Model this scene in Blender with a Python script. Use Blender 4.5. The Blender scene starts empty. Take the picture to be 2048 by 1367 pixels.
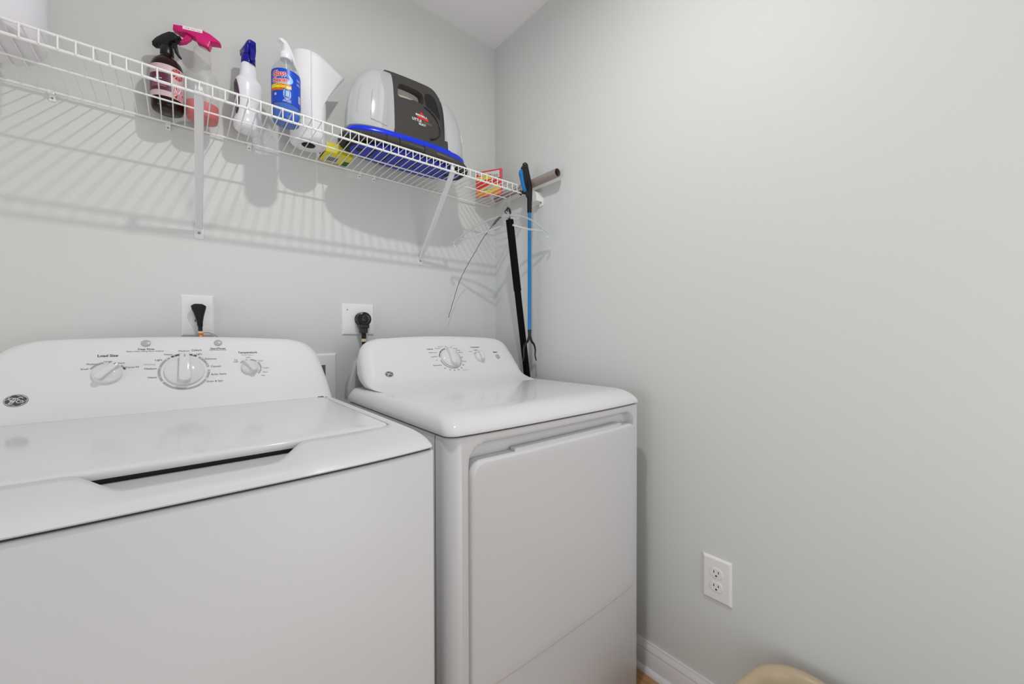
import bpy, bmesh, math, random
from math import sin, cos, pi, radians, sqrt
from mathutils import Vector, Matrix

random.seed(4)
scene = bpy.context.scene
COL = scene.collection

# ---------------------------------------------------------------- camera, world, lights, exposure
cam_d = bpy.data.cameras.new('camera')
cam_d.sensor_width = 36.0
cam_d.lens = 789.4761 / 2048 * 36.0
cam_d.clip_start = 0.01
cam_o = bpy.data.objects.new('camera', cam_d)
COL.objects.link(cam_o)
YAW, PIT, ROL = 0.697, -0.012, 0.0024
fw = Vector((sin(YAW), cos(YAW), 0)); rt = Vector((cos(YAW), -sin(YAW), 0)); up = Vector((0, 0, 1))
fw2 = fw * cos(PIT) + up * sin(PIT); up2 = up * cos(PIT) - fw * sin(PIT)
r3 = rt * cos(ROL) - up2 * sin(ROL)
u3 = rt * sin(ROL) + up2 * cos(ROL)
M = Matrix((r3, u3, -fw2)).transposed().to_4x4()
M.translation = Vector((-1.1747, -1.5284, 1.1009))
cam_o.matrix_world = M
scene.camera = cam_o

world = bpy.data.worlds.new('world'); scene.world = world
world.use_nodes = True
bg = world.node_tree.nodes['Background']
bg.inputs[0].default_value = (0.93, 0.96, 1.0, 1)
bg.inputs[1].default_value = 0.42

def light(name, kind, loc, energy, size, color=(1, 1, 1), target=None, size_y=None):
    d = bpy.data.lights.new(name, kind); d.energy = energy; d.color = color
    if kind == 'AREA':
        d.size = size
        if size_y: d.shape = 'RECTANGLE'; d.size_y = size_y
    else: d.shadow_soft_size = size
    o = bpy.data.objects.new(name, d); COL.objects.link(o); o.location = loc
    if target: o.rotation_euler = (Vector(target) - Vector(loc)).to_track_quat('-Z', 'Y').to_euler()
    return o
light('ceiling_lamp_light', 'AREA', (-0.78, -1.04, 2.42), 9.2, 0.045, (1.0, 0.99, 0.975), (-0.78, -1.04, 0))
light('added_front_fill', 'AREA', (-0.5, -3.0, 0.9), 11.5, 1.7, (0.985, 0.99, 1.0), (-0.4, 0, 0.8))  # unseen fill added behind the camera to brighten fronts and low walls
light('added_left_fill', 'AREA', (-3.0, -1.2, 0.8), 12.5, 1.4, (0.985, 0.99, 1.0), (0, -1.1, 0.4))  # unseen fill added on the left to brighten the right wall
light('added_ceiling_fill', 'AREA', (-0.5, -2.3, 1.0), 3.2, 0.8, (1.0, 0.99, 0.98), (-0.5, -0.8, 2.49))  # unseen upward fill added to lift the ceiling brightness

vs = scene.view_settings
vs.view_transform = 'Standard'; vs.look = 'None'; vs.gamma = 1.0; vs.use_curve_mapping = False
vs.exposure = 0.0

# ---------------------------------------------------------------- materials
def mat(name, col, rough=0.5, metal=0.0, spec=0.5, trans=0.0, bump=0.0, bscale=200.0, ior=1.45, alpha=1.0, coat=0.0, sss=0.0):
    m = bpy.data.materials.new(name); m.use_nodes = True
    nt = m.node_tree; b = nt.nodes['Principled BSDF']
    c = tuple(((x / 255.0) / 12.92 if x / 255.0 <= 0.04045 else ((x / 255.0 + 0.055) / 1.055) ** 2.4) for x in col)
    b.inputs['Base Color'].default_value = (*c, 1)
    b.inputs['Roughness'].default_value = rough
    b.inputs['Metallic'].default_value = metal
    b.inputs['Specular IOR Level'].default_value = spec
    b.inputs['Transmission Weight'].default_value = trans
    b.inputs['IOR'].default_value = ior
    b.inputs['Alpha'].default_value = alpha
    b.inputs['Coat Weight'].default_value = coat
    if sss:
        b.inputs['Subsurface Weight'].default_value = sss; b.inputs['Subsurface Scale'].default_value = 0.02
    # gentle procedural variation so each surface has its own texture
    tc = nt.nodes.new('ShaderNodeTexCoord'); nz = nt.nodes.new('ShaderNodeTexNoise')
    nz.inputs['Scale'].default_value = bscale; nz.inputs['Detail'].default_value = 3
    nt.links.new(tc.outputs['Object'], nz.inputs['Vector'])
    if bump:
        bp = nt.nodes.new('ShaderNodeBump'); bp.inputs['Strength'].default_value = bump; bp.inputs['Distance'].default_value = 0.002
        nt.links.new(nz.outputs['Fac'], bp.inputs['Height']); nt.links.new(bp.outputs['Normal'], b.inputs['Normal'])
    else:
        mr = nt.nodes.new('ShaderNodeMapRange')
        mr.inputs['To Min'].default_value = max(0.0, rough - 0.02); mr.inputs['To Max'].default_value = min(1.0, rough + 0.02)
        nt.links.new(nz.outputs['Fac'], mr.inputs['Value']); nt.links.new(mr.outputs['Result'], b.inputs['Roughness'])
    return m

def clear_mat(name, tint=(255, 255, 255), gloss=0.12, opacity=0.10):
    """thin clear plastic: mostly transparent with a reflective skin stronger at grazing angles"""
    m = bpy.data.materials.new(name); m.use_nodes = True; nt = m.node_tree; nt.nodes.clear()
    out = nt.nodes.new('ShaderNodeOutputMaterial')
    tr = nt.nodes.new('ShaderNodeBsdfTransparent'); tr.inputs[0].default_value = (*[(x / 255) ** 2.2 for x in tint], 1)
    gl = nt.nodes.new('ShaderNodeBsdfGlossy'); gl.inputs['Roughness'].default_value = 0.08
    df = nt.nodes.new('ShaderNodeBsdfDiffuse'); df.inputs[0].default_value = (0.84, 0.86, 0.86, 1)
    lw = nt.nodes.new('ShaderNodeLayerWeight'); lw.inputs['Blend'].default_value = 0.35
    mr = nt.nodes.new('ShaderNodeMapRange'); mr.inputs['To Min'].default_value = gloss * 0.35; mr.inputs['To Max'].default_value = min(1, gloss * 2.2)
    nt.links.new(lw.outputs['Facing'], mr.inputs['Value'])
    m1 = nt.nodes.new('ShaderNodeMixShader'); m1.inputs[0].default_value = opacity
    nt.links.new(tr.outputs[0], m1.inputs[1]); nt.links.new(df.outputs[0], m1.inputs[2])
    m2 = nt.nodes.new('ShaderNodeMixShader'); nt.links.new(mr.outputs[0], m2.inputs[0])
    nt.links.new(m1.outputs[0], m2.inputs[1]); nt.links.new(gl.outputs[0], m2.inputs[2])
    nt.links.new(m2.outputs[0], out.inputs[0])
    return m

MT = {}
MT['wall'] = mat('sage_grey_wall_paint', (213, 216, 213), 0.55, spec=0.25, bump=0.06, bscale=260)
MT['ceiling'] = mat('flat_ceiling_paint', (240, 238, 240), 0.9, spec=0.1, bump=0.1, bscale=160)
MT['trim'] = mat('semi_gloss_trim_paint', (228, 228, 230), 0.28)
MT['enamel'] = mat('white_appliance_enamel', (216, 216, 217), 0.11, spec=0.15, bscale=3)
MT['console'] = mat('white_console_plastic', (221, 221, 222), 0.42, spec=0.25, bscale=3)
MT['enamel_panel'] = mat('white_cabinet_enamel', (208, 208, 209), 0.30, spec=0.45, bscale=3)
MT['deck'] = mat('white_top_deck_plastic', (213, 213, 214), 0.3, spec=0.35, bscale=3)
MT['plastic_white'] = mat('white_plastic', (229, 229, 230), 0.22)
MT['plate'] = mat('wall_plate_plastic', (232, 232, 233), 0.3)
MT['grey_button'] = mat('grey_button_plastic', (175, 175, 176), 0.28)
MT['galv'] = mat('grey_backplate_metal', (172, 172, 174), 0.45)
MT['gap_shade'] = mat('painted_gap_shade', (28, 28, 28), 0.7)
MT['seam'] = mat('seam_shadow_gap', (62, 62, 62), 0.8)
MT['lidseam'] = mat('lid_seam_grey', (150, 150, 150), 0.6)
MT['ink'] = mat('dark_grey_print', (72, 72, 74), 0.5)
MT['ink_light'] = mat('light_grey_print', (182, 182, 183), 0.5)
MT['ink_mid'] = mat('mid_grey_print', (160, 160, 161), 0.5)
MT['wire'] = mat('white_vinyl_wire', (236, 237, 235), 0.3)
MT['bracket'] = mat('white_painted_steel', (222, 222, 225), 0.35)
MT['screw'] = mat('zinc_screw', (150, 150, 150), 0.35, metal=0.6)
MT['black'] = mat('black_plastic', (16, 16, 16), 0.3)
MT['black_matte'] = mat('black_rubber', (14, 14, 14), 0.6)
MT['slot'] = mat('dark_slot', (40, 40, 42), 0.7)
MT['slot_mid'] = mat('grey_slot', (96, 96, 97), 0.7)

# ---------------------------------------------------------------- geometry helper
class G:
    def __init__(s): s.v = []; s.f = []; s.m = []; s.cur = 0
    def add(s, V, F, mi=None):
        o = len(s.v); s.v += [Vector(p) for p in V]
        for f in F: s.f.append([i + o for i in f]); s.m.append(s.cur if mi is None else mi)
        return s
    def box(s, x0, x1, y0, y1, z0, z1, mi=None):
        V = [(x, y, z) for z in (z0, z1) for y in (y0, y1) for x in (x0, x1)]
        return s.add(V, [(0, 2, 3, 1), (4, 5, 7, 6), (0, 1, 5, 4), (2, 6, 7, 3), (0, 4, 6, 2), (1, 3, 7, 5)], mi)
    def loft(s, rings, cap0=True, cap1=True, closed=True, mi=None):
        n = len(rings[0]); V = [p for r in rings for p in r]; F = []
        for k in range(len(rings) - 1):
            for i in range(n if closed else n - 1):
                a = k * n + i; b = k * n + (i + 1) % n
                F.append((a, b, b + n, a + n))
        if closed and cap0: F.append(tuple(range(n))[::-1])
        if closed and cap1: F.append(tuple(range((len(rings) - 1) * n, len(rings) * n)))
        return s.add(V, F, mi)
    def lathe(s, c, prof, n=32, sx=1.0, sy=1.0, cap0=True, cap1=True, mi=None, p=2.0, rot=0.0):
        rings = []
        for r, z in prof:
            ring = []
            for i in range(n):
                a = 2 * pi * i / n; ca, sa = cos(a), sin(a)
                k = (abs(ca) ** p + abs(sa) ** p) ** (-1 / p)
                x, y = r * sx * ca * k, r * sy * sa * k
                ring.append((c[0] + x * cos(rot) - y * sin(rot), c[1] + x * sin(rot) + y * cos(rot), c[2] + z))
            rings.append(ring)
        return s.loft(rings, cap0, cap1, mi=mi)
    def tube(s, pts, rad, n=10, cap=True, mi=None, flat=1.0, closed=False):
        P = [Vector(p) for p in pts]; m = len(P)
        R = rad if isinstance(rad, (list, tuple)) else [rad] * m
        rings = []; prev = None
        for i, p in enumerate(P):
            if closed: t = P[(i + 1) % m] - P[i - 1]
            else: t = P[min(i + 1, m - 1)] - P[max(i - 1, 0)]
            t.normalize()
            if prev is None:
                a = Vector((0, 0, 1)) if abs(t.z) < 0.9 else Vector((0, 1, 0))
                u = t.cross(a).normalized()
            else:
                u = (prev - t * prev.dot(t)).normalized()
            prev = u; w = t.cross(u)
            rings.append([p + (u * cos(2 * pi * k / n) + w * sin(2 * pi * k / n) * flat) * R[i] for k in range(n)])
        if closed: rings.append(rings[0])
        return s.loft(rings, cap and not closed, cap and not closed, mi=mi)
    def sphere(s, c, r, n=14, sx=1, sy=1, sz=1, mi=None):
        prof = [(max(r * sin(pi * k / n), 1e-5), -r * sz * cos(pi * k / n)) for k in range(n + 1)]
        return s.lathe(c, prof, n * 2, sx, sy, mi=mi)
    def prism(s, outline, fn, h0, h1, mi=None):
        """outline (u,v) polygon, fn(u,v,w)->xyz"""
        return s.loft([[fn(u, v, h0) for u, v in outline], [fn(u, v, h1) for u, v in outline]], mi=mi)
    def xf(s, fn):
        s.v = [Vector(fn(p)) for p in s.v]; return s

def make(name, g, mats, parent=None, smooth=True, ang=35, bevel=0.0, label=None, weld=False, bseg=2):
    me = bpy.data.meshes.new(name)
    off = Vector(parent_world(parent)) if parent else Vector((0, 0, 0))
    me.from_pydata([tuple(p - off) for p in g.v], [], g.f)
    if not isinstance(mats, (list, tuple)): mats = [mats]
    for m in mats: me.materials.append(m)
    for p, mi in zip(me.polygons, g.m): p.material_index = min(mi, len(mats) - 1)
    bm = bmesh.new(); bm.from_mesh(me)
    if weld: bmesh.ops.remove_doubles(bm, verts=bm.verts, dist=1e-6)
    bmesh.ops.recalc_face_normals(bm, faces=bm.faces)
    bm.to_mesh(me); bm.free()
    if smooth:
        me.shade_smooth(); me.set_sharp_from_angle(angle=radians(ang))
    o = bpy.data.objects.new(name, me); COL.objects.link(o)
    if parent: o.parent = parent
    if bevel:
        md = o.modifiers.new('bevel', 'BEVEL'); md.width = bevel; md.segments = bseg; md.limit_method = 'ANGLE'; md.angle_limit = radians(40)
        md.harden_normals = False
    if label: o['label'] = label
    return o

def parent_world(o):
    p = Vector(o.location)
    while o.parent: o = o.parent; p = p + o.location
    return p

def thing(name, label, cat, loc, group=None):
    o = bpy.data.objects.new(name, None); COL.objects.link(o); o.location = loc
    o.empty_display_size = 0.02
    o['label'] = label; o['category'] = cat
    if group: o['group'] = group
    return o
def tag(o, label, cat, group=None):
    o['label'] = label; o['category'] = cat
    if group: o['group'] = group
    return o
def struct(o): o['kind'] = 'structure'; return o

_tc = {}
def text_geo(txt, bold=False):
    """flat outline triangles of a word, normalised: centred, width w, cap height measured"""
    key = (txt, bold)
    if key in _tc: return _tc[key]
    cu = bpy.data.curves.new('t', 'FONT'); cu.body = txt; cu.size = 1.0; cu.resolution_u = 3
    cu.align_x = 'CENTER'; cu.align_y = 'CENTER'
    if bold: cu.offset = 0.022
    ob = bpy.data.objects.new('t', cu); COL.objects.link(ob)
    dg = bpy.context.evaluated_depsgraph_get(); dg.update()
    me = bpy.data.meshes.new_from_object(ob.evaluated_get(dg))
    V = [(v.co.x, v.co.y) for v in me.vertices]; F = [tuple(p.vertices) for p in me.polygons]
    bpy.data.objects.remove(ob); bpy.data.curves.remove(cu); bpy.data.meshes.remove(me)
    x0 = min(v[0] for v in V); x1 = max(v[0] for v in V); y0 = min(v[1] for v in V); y1 = max(v[1] for v in V)
    V = [(x - (x0 + x1) / 2, y - (y0 + y1) / 2) for x, y in V]
    _tc[key] = (V, F, x1 - x0, y1 - y0)
    return _tc[key]
def put_text(g, txt, fn, width=None, height=None, mi=0, bold=False, shear=0.0):
    """fn(u,v)->xyz ; width/height in metres"""
    V, F, w, h = text_geo(txt, bold)
    k = width / w if width else height / h
    ky = height / h if height else k
    g.add([fn(x * k + shear * y * k, y * ky) for x, y in V], F, mi)

def rr(x0, x1, y0, y1, r, z, bow=0.0, nx=24, ny=10, nc=6, arch=0.0, ox=0.0):
    """rounded rectangle ring at height z; y0 is the front (towards -y). bow pushes the front out in the middle"""
    P = []
    r = max(r, 1e-4)
    def corner(cx, cy, a0):
        return [(cx + r * cos(a0 + (pi / 2) * k / nc), cy + r * sin(a0 + (pi / 2) * k / nc)) for k in range(nc + 1)]
    P += [(x0 + r + (x1 - x0 - 2 * r) * k / nx, y0) for k in range(1, nx)]
    P += corner(x1 - r, y0 + r, -pi / 2)
    P += [(x1, y0 + r + (y1 - y0 - 2 * r) * k / ny) for k in range(1, ny)]
    P += corner(x1 - r, y1 - r, 0)
    P += [(x1 - r - (x1 - x0 - 2 * r) * k / nx, y1) for k in range(1, nx)]
    P += corner(x0 + r, y1 - r, pi / 2)
    P += [(x0, y1 - r - (y1 - y0 - 2 * r) * k / ny) for k in range(1, ny)]
    P += corner(x0 + r, y0 + r, pi)
    out = []
    xm = (x0 + x1) / 2 + ox; hw = (x1 - x0) / 2
    for x, y in P:
        u = min(1, abs((x - xm) / hw)); t = (y1 - y) / (y1 - y0)
        yy = y - bow * (1 - u ** 3) * max(0, t) ** 2
        out.append((x, yy, z + arch * (1 - u * u)))
    return out

# ================================================================= ROOM
H = 2.491
g = G(); g.box(-3.0, 0.12, 0.0, 0.12, 0, H); struct(make('wall_back', g, MT['wall'], smooth=False))
g = G(); g.box(0.0, 0.12, -3.0, 0.0, 0, H); struct(make('wall_right', g, MT['wall'], smooth=False))
g = G(); g.box(-3.0, 0.12, -3.0, 0.12, H, H + 0.1); struct(make('ceiling', g, MT['ceiling'], smooth=False))

def wood_mat():
    m = bpy.data.materials.new('oak_laminate_planks'); m.use_nodes = True; nt = m.node_tree; b = nt.nodes['Principled BSDF']
    tc = nt.nodes.new('ShaderNodeTexCoord')
    mp = nt.nodes.new('ShaderNodeMapping'); mp.inputs['Rotation'].default_value = (0, 0, pi / 2)
    br = nt.nodes.new('ShaderNodeTexBrick')
    br.inputs['Scale'].default_value = 1.0; br.inputs['Brick Width'].default_value = 1.2; br.inputs['Row Height'].default_value = 0.12
    br.inputs['Mortar Size'].default_value = 0.0012; br.inputs['Color1'].default_value = (0.46, 0.27, 0.13, 1); br.inputs['Color2'].default_value = (0.40, 0.22, 0.10, 1)
    br.inputs['Mortar'].default_value = (0.05, 0.03, 0.015, 1)
    nt.links.new(tc.outputs['Object'], mp.inputs[0]); nt.links.new(mp.outputs[0], br.inputs['Vector'])
    mp2 = nt.nodes.new('ShaderNodeMapping'); mp2.inputs['Scale'].default_value = (30, 2.0, 1)
    nz = nt.nodes.new('ShaderNodeTexNoise'); nz.inputs['Scale'].default_value = 3; nz.inputs['Detail'].default_value = 8
    nt.links.new(tc.outputs['Object'], mp2.inputs[0]); nt.links.new(mp2.outputs[0], nz.inputs['Vector'])
    mx = nt.nodes.new('ShaderNodeMix'); mx.data_type = 'RGBA'; mx.blend_type = 'MULTIPLY'; mx.inputs[0].default_value = 0.7
    cr = nt.nodes.new('ShaderNodeValToRGB'); cr.color_ramp.elements[0].position = 0.3; cr.color_ramp.elements[0].color = (0.5, 0.42, 0.36, 1)
    cr.color_ramp.elements[1].position = 0.65; cr.color_ramp.elements[1].color = (1.2, 1.15, 1.05, 1)
    nt.links.new(nz.outputs['Fac'], cr.inputs[0]); nt.links.new(br.outputs['Color'], mx.inputs[6]); nt.links.new(cr.outputs[0], mx.inputs[7])
    nt.links.new(mx.outputs[2], b.inputs['Base Color']); b.inputs['Roughness'].default_value = 0.4
    return m
MT['wood'] = wood_mat()
g = G(); g.box(-3.0, 0.12, -3.0, 0.12, -0.05, 0.0); struct(make('floor', g, MT['wood'], smooth=False))

def base_profile():
    # (distance from wall, height): moulded top, flat face, quarter-round shoe
    return [(0, 0), (0.022, 0.0), (0.0215, 0.007), (0.019, 0.013), (0.0155, 0.0165), (0.012, 0.0175), (0.012, 0.066), (0.0105, 0.070), (0.0115, 0.074), (0.0095, 0.083), (0.0065, 0.089), (0.0055, 0.0915), (0.0055, 0.0955), (0, 0.0955)]
g = G(); pr_ = base_profile()
g.loft([[(-d, y, z) for d, z in pr_] for y in (-3.0, 0.0)])
struct(make('baseboard_right', g, MT['trim'], ang=25))
g = G(); g.loft([[(x, -d, z) for d, z in pr_] for x in (-3.0, -0.022)])
struct(make('baseboard_back', g, MT['trim'], ang=25))

# ================================================================= WASHER / DRYER consoles
ENA = MT['enamel']

def basis(y0, b, z0, x, z):
    """frame on the sloped face y = y0 + b (z-z0): returns fn(u,v,w)->xyz, u right, v up the slope, w outwards"""
    th = math.atan(b); c = Vector((x, y0 + b * (z - z0), z))
    ex = Vector((1, 0, 0)); ev = Vector((0, sin(th), cos(th))); en = Vector((0, -cos(th), sin(th)))
    return lambda u, v, w=0.0: c + ex * u + ev * v + en * w

def knob(parent, fn, r, ang, depth=0.026, ring=True, name='control_knob', label=None):
    k = G()
    prof = [(r * 1.0, 0.0), (r * 1.0, 0.004), (r * 0.985, 0.006), (r * 0.90, 0.0085), (r * 0.6, 0.0125), (r * 0.3, 0.0135), (1e-4, 0.0138)]
    n = 48
    k.loft([[fn(q * cos(2 * pi * i / n), q * sin(2 * pi * i / n), w) for i in range(n)] for q, w in prof], cap0=True, cap1=False)
    o = make(name, k, [ENA], parent, label=label)
    # grip bar with rounded tail and full-length nose
    b = G(); hw = r * 0.28
    def R(u, v): return (u * cos(ang) - v * sin(ang), u * sin(ang) + v * cos(ang))
    out = []
    for i in range(9): a = pi + pi * i / 8; out.append((hw * 1.15 * cos(a), -r * 0.66 + hw * sin(a)))
    for i in range(5): a = radians(20) + radians(140) * i / 4; out.append((hw * 0.98 * cos(a), r * 0.93 + 0.1 * hw * sin(a)))
    rings = []
    for s_, w0, w1 in ((1.0, 0.003, None), (1.0, 0.55, 1), (0.97, 0.86, 1), (0.88, 0.97, 1), (0.7, 1.0, 1)):
        rings.append([fn(*R(u * s_, v * (s_ * 0.3 + 0.7)), w0 if w1 is None else depth * w0 * (1.0 if v > 0 else 0.92)) for u, v in out])
    b.loft(rings)
    make('grip', b, [ENA], o)
    t = G()
    t.prism([R(u, v) for u, v in ((-0.0006, r * 0.72), (0.0006, r * 0.72), (0.0006, r * 0.88), (-0.0006, r * 0.88))], fn, depth * 0.96, depth * 1.0 + 0.0004)
    make('pointer_mark', t, [MT['ink']], o)
    return o

def arc(g, fn, r0, r1, a0, a1, w, mi):
    n = max(3, int(abs(a1 - a0) / 4))
    A = [radians(90 - (a0 + (a1 - a0) * i / n)) for i in range(n + 1)]   # degrees clockwise from top
    V = []; F = []
    for a in A: V += [fn(r0 * cos(a), r0 * sin(a), w), fn(r1 * cos(a), r1 * sin(a), w)]
    for i in range(n): F.append((2 * i, 2 * i + 2, 2 * i + 3, 2 * i + 1))
    g.add(V, F, mi)
def dot(g, fn, u, v, r, w, mi, n=12):
    g.add([fn(u + r * cos(2 * pi * i / n), v + r * sin(2 * pi * i / n), w) for i in range(n)], [tuple(range(n))], mi)

def button(parent, fn, r):
    k = G(); n = 32
    prof = [(r * 1.12, 0.0), (r * 1.12, 0.0012), (r * 1.0, 0.0014)]
    k.loft([[fn(q * cos(2 * pi * i / n), q * sin(2 * pi * i / n), w) for i in range(n)] for q, w in prof], mi=1)
    prof = [(r * 0.98, 0.0), (r * 0.98, 0.003), (r * 0.9, 0.0042), (r * 0.6, 0.005), (1e-4, 0.0052)]
    k.loft([[fn(q * cos(2 * pi * i / n), q * sin(2 * pi * i / n), w) for i in range(n)] for q, w in prof], cap1=False, mi=0)
    return make('push_button', k, [MT['grey_button'], ENA], parent)

def emblem(parent, fn, r, ry):
    """round script monogram badge"""
    k = G(); n = 48
    def disc(a, w, mi, w0=0.0):
        k.loft([[fn(r * a * cos(2 * pi * i / n), ry * a * sin(2 * pi * i / n), q) for i in range(n)] for q in (w0, w)], mi=mi)
    disc(1.0, 0.0006, 0); disc(0.95, 0.0008, 1); disc(0.90, 0.0010, 0)
    # curls around the rim
    for q in range(4):
        a0 = radians(30 + 90 * q); pts = []
        for i in range(9):
            a = a0 + radians(58) * i / 8; rr_ = 0.86 - 0.16 * sin(pi * i / 8) * (1 if i > 3 else 0.4)
            pts.append((r * rr_ * cos(a), ry * rr_ * sin(a)))
        for (u0, v0), (u1, v1) in zip(pts, pts[1:]):
            d = Vector((u1 - u0, v1 - v0)); nn = Vector((-d.y, d.x)).normalized() * r * 0.017
            k.add([fn(u0 - nn.x, v0 - nn.y, 0.0013), fn(u1 - nn.x, v1 - nn.y, 0.0013), fn(u1 + nn.x, v1 + nn.y, 0.0013), fn(u0 + nn.x, v0 + nn.y, 0.0013)], [(0, 1, 2, 3)], 1)
    def stroke(P, wd=0.046):
        Q = []
        for i in range(len(P) - 1):   # catmull-rom smoothing
            p0 = P[max(i - 1, 0)]; p1 = P[i]; p2 = P[i + 1]; p3 = P[min(i + 2, len(P) - 1)]
            for s_ in range(5):
                t = s_ / 5
                Q.append(tuple(0.5 * ((2 * p1[j]) + (-p0[j] + p2[j]) * t + (2 * p0[j] - 5 * p1[j] + 4 * p2[j] - p3[j]) * t * t + (-p0[j] + 3 * p1[j] - 3 * p2[j] + p3[j]) * t ** 3) for j in (0, 1)))
        Q.append(P[-1])
        for (u0, v0), (u1, v1) in zip(Q, Q[1:]):
            d = Vector((u1 - u0, v1 - v0))
            if d.length < 1e-6: continue
            e = d.normalized() * wd * 0.3; nn = Vector((-d.y, d.x)).normalized() * wd
            k.add([fn((u0 - e.x - nn.x) * r, (v0 - e.y - nn.y) * ry, 0.0014), fn((u1 + e.x - nn.x) * r, (v1 + e.y - nn.y) * ry, 0.0014), fn((u1 + e.x + nn.x) * r, (v1 + e.y + nn.y) * ry, 0.0014), fn((u0 - e.x + nn.x) * r, (v0 - e.y + nn.y) * ry, 0.0014)], [(0, 1, 2, 3)], 1)
    stroke([(-0.42, 0.1), (-0.6, 0.25), (-0.42, 0.42), (-0.2, 0.38), (-0.02, 0.2), (-0.2, -0.05), (-0.45, -0.12), (-0.3, 0.12), (-0.02, 0.38), (-0.12, -0.1), (-0.3, -0.45), (-0.55, -0.48), (-0.4, -0.25), (0.0, -0.05)])
    stroke([(0.55, 0.3), (0.4, 0.45), (0.15, 0.38), (0.12, 0.18), (0.32, 0.08), (0.15, 0.0), (0.05, -0.22), (0.25, -0.42), (0.5, -0.32), (0.58, -0.12), (0.42, -0.05), (0.36, -0.2)])
    return make('maker_emblem', k, [MT['ink'], MT['plastic_white']], parent, smooth=False)

def console_rings(x0, x1, prof, yb_fn, rc=0.03, zc=0.0):
    """prof: list of (z, y_front, inset, arch)"""
    R = []
    for z, yf, ins, arch in prof:
        yb = yb_fn(z)
        r = min(rc, abs(yb - yf) * 0.47)
        R.append(rr(x0 + ins, x1 - ins, yf, yb, r, z, 0, 28, 4, 6, arch))
    return R

# ----------------------------------------------------------------- WASHER
WX1, WX0 = -0.825, -1.511
WC = (WX0 + WX1) / 2
wroot = thing('washing_machine', 'white top-load washing machine with three dials, left of the dryer', 'washing machine', (WC, -0.6, 0.0))
BOW = 0.020
yF_end = -0.891
# cabinet
g = G()
zt = 0.899
ring = lambda ins, z, r=0.006: rr(WX0 + ins, WX1 - ins, yF_end + ins, -0.215 - ins, r, z, BOW, 28, 6, 4)
g.loft([ring(0.004, 0.0), ring(0.0, 0.02), ring(0.0, zt - 0.004), ring(0.0015, zt - 0.0012), ring(0.004, zt)])
make('cabinet', g, MT['enamel_panel'], wroot, ang=50)
g = G(); g.loft([ring(0.004, zt - 0.001), ring(0.004, zt + 0.004)]); make('top_gap_seam', g, MT['seam'], wroot)
# top deck with lid opening and scooped hand recess
LX0, LX1, LYF, LYB = WX0 + 0.031, WX1 - 0.031, -0.771, -0.283     # lid outline
HRC, HRW = -1.150, 0.118                                         # recess centre / half width
def hump(x):
    u = abs(x - HRC) / HRW
    if u >= 1.18: return 0.0
    t = min(1.0, (1.18 - u) / 0.50)
    return t * t * (3 - 2 * t)
NX, NY, NC = 96, 10, 8
def deck_ring(f_in, s_in, b_in, z, r, bow=BOW):
    return rr(WX0 + s_in, WX1 - s_in, yF_end + f_in, -0.20 - b_in, r, z, bow, NX, NY, NC)
outer = [deck_ring(0.0, 0.0, 0.0, 0.9025, 0.012),
         deck_ring(-0.001, 0.0, 0.0, 0.9045, 0.012),
         deck_ring(0.004, 0.0008, 0.001, 0.9085, 0.013),
         deck_ring(0.013, 0.002, 0.002, 0.9138, 0.016),
         deck_ring(0.026, 0.004, 0.003, 0.9186, 0.02),
         deck_ring(0.045, 0.007, 0.004, 0.9228, 0.025),
         deck_ring(0.068, 0.011, 0.006, 0.9255, 0.028),
         deck_ring(0.095, 0.018, 0.01, 0.9268, 0.028)]
def lid_ring(off, z, r=0.022, bow=0.017):
    return rr(LX0 - off, LX1 + off, LYF - off, LYB + off, r + off, z, bow, NX, NY, NC)
inner = [lid_ring(0.0025, 0.9268), lid_ring(0.0016, 0.9255), lid_ring(0.0014, 0.905), ]
rings = []
for k, R in enumerate(outer + inner):
    out = []
    for (x, y, z) in R:
        h = hump(x)
        front = y < -0.60
        if h > 0 and front:
            yl = LYF - 0.017 * (1 - min(1, abs((x - WC) / 0.31)) ** 3)
            if k == 8:   y = y + h * ((yl - 0.050) - y); z = z + h * (0.9122 - z)
            elif k == 9: y = y + h * ((yl - 0.0455) - y); z = z + h * (0.9095 - z)
            elif k == 10: y = y + h * ((yl - 0.040) - y); z = z + h * (0.899 - z)
            elif k >= 4:
                # squeeze the apron towards the front and lower it into the scoop
                yf = yF_end - BOW * (1 - min(1, abs((x - WC) / 0.343)) ** 3)
                t = (y - yf) / ((yl - 0.0025) - yf)
                yn = yf + t * ((yl - 0.052) - yf)
                y = y + h * (yn - y); z = z + h * ({4: 0.9124, 5: 0.9132, 6: 0.9133, 7: 0.9130}[k] - z)
            elif k == 3: z = z + h * (0.9102 - z)
            elif k == 2: z = z + h * (0.9068 - z)
        out.append((x, y, z))
    rings.append(out)
g = G(); g.loft(rings, cap0=False, cap1=False)
# recess floor and dark gap under the lid, shade put into both colours
make('top_deck', g, MT['deck'], wroot, ang=60)
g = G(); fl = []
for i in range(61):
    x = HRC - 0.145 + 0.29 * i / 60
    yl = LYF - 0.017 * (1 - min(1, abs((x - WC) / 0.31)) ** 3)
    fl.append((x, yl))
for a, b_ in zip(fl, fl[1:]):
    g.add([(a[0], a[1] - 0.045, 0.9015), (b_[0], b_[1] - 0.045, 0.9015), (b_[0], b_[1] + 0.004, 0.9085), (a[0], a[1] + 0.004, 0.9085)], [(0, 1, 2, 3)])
make('hand_recess', g, mat('recess_plastic_painted_shade', (186, 186, 187), 0.4), wroot)  # deck plastic with its shade put into a greyer colour
g = G(); gg = rr(LX0, LX1, LYF + 0.006, LYB, 0.02, 0.9045, 0.017, NX, NY, NC); gt = rr(LX0, LX1, LYF + 0.006, LYB, 0.02, 0.918, 0.017, NX, NY, NC)
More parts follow.
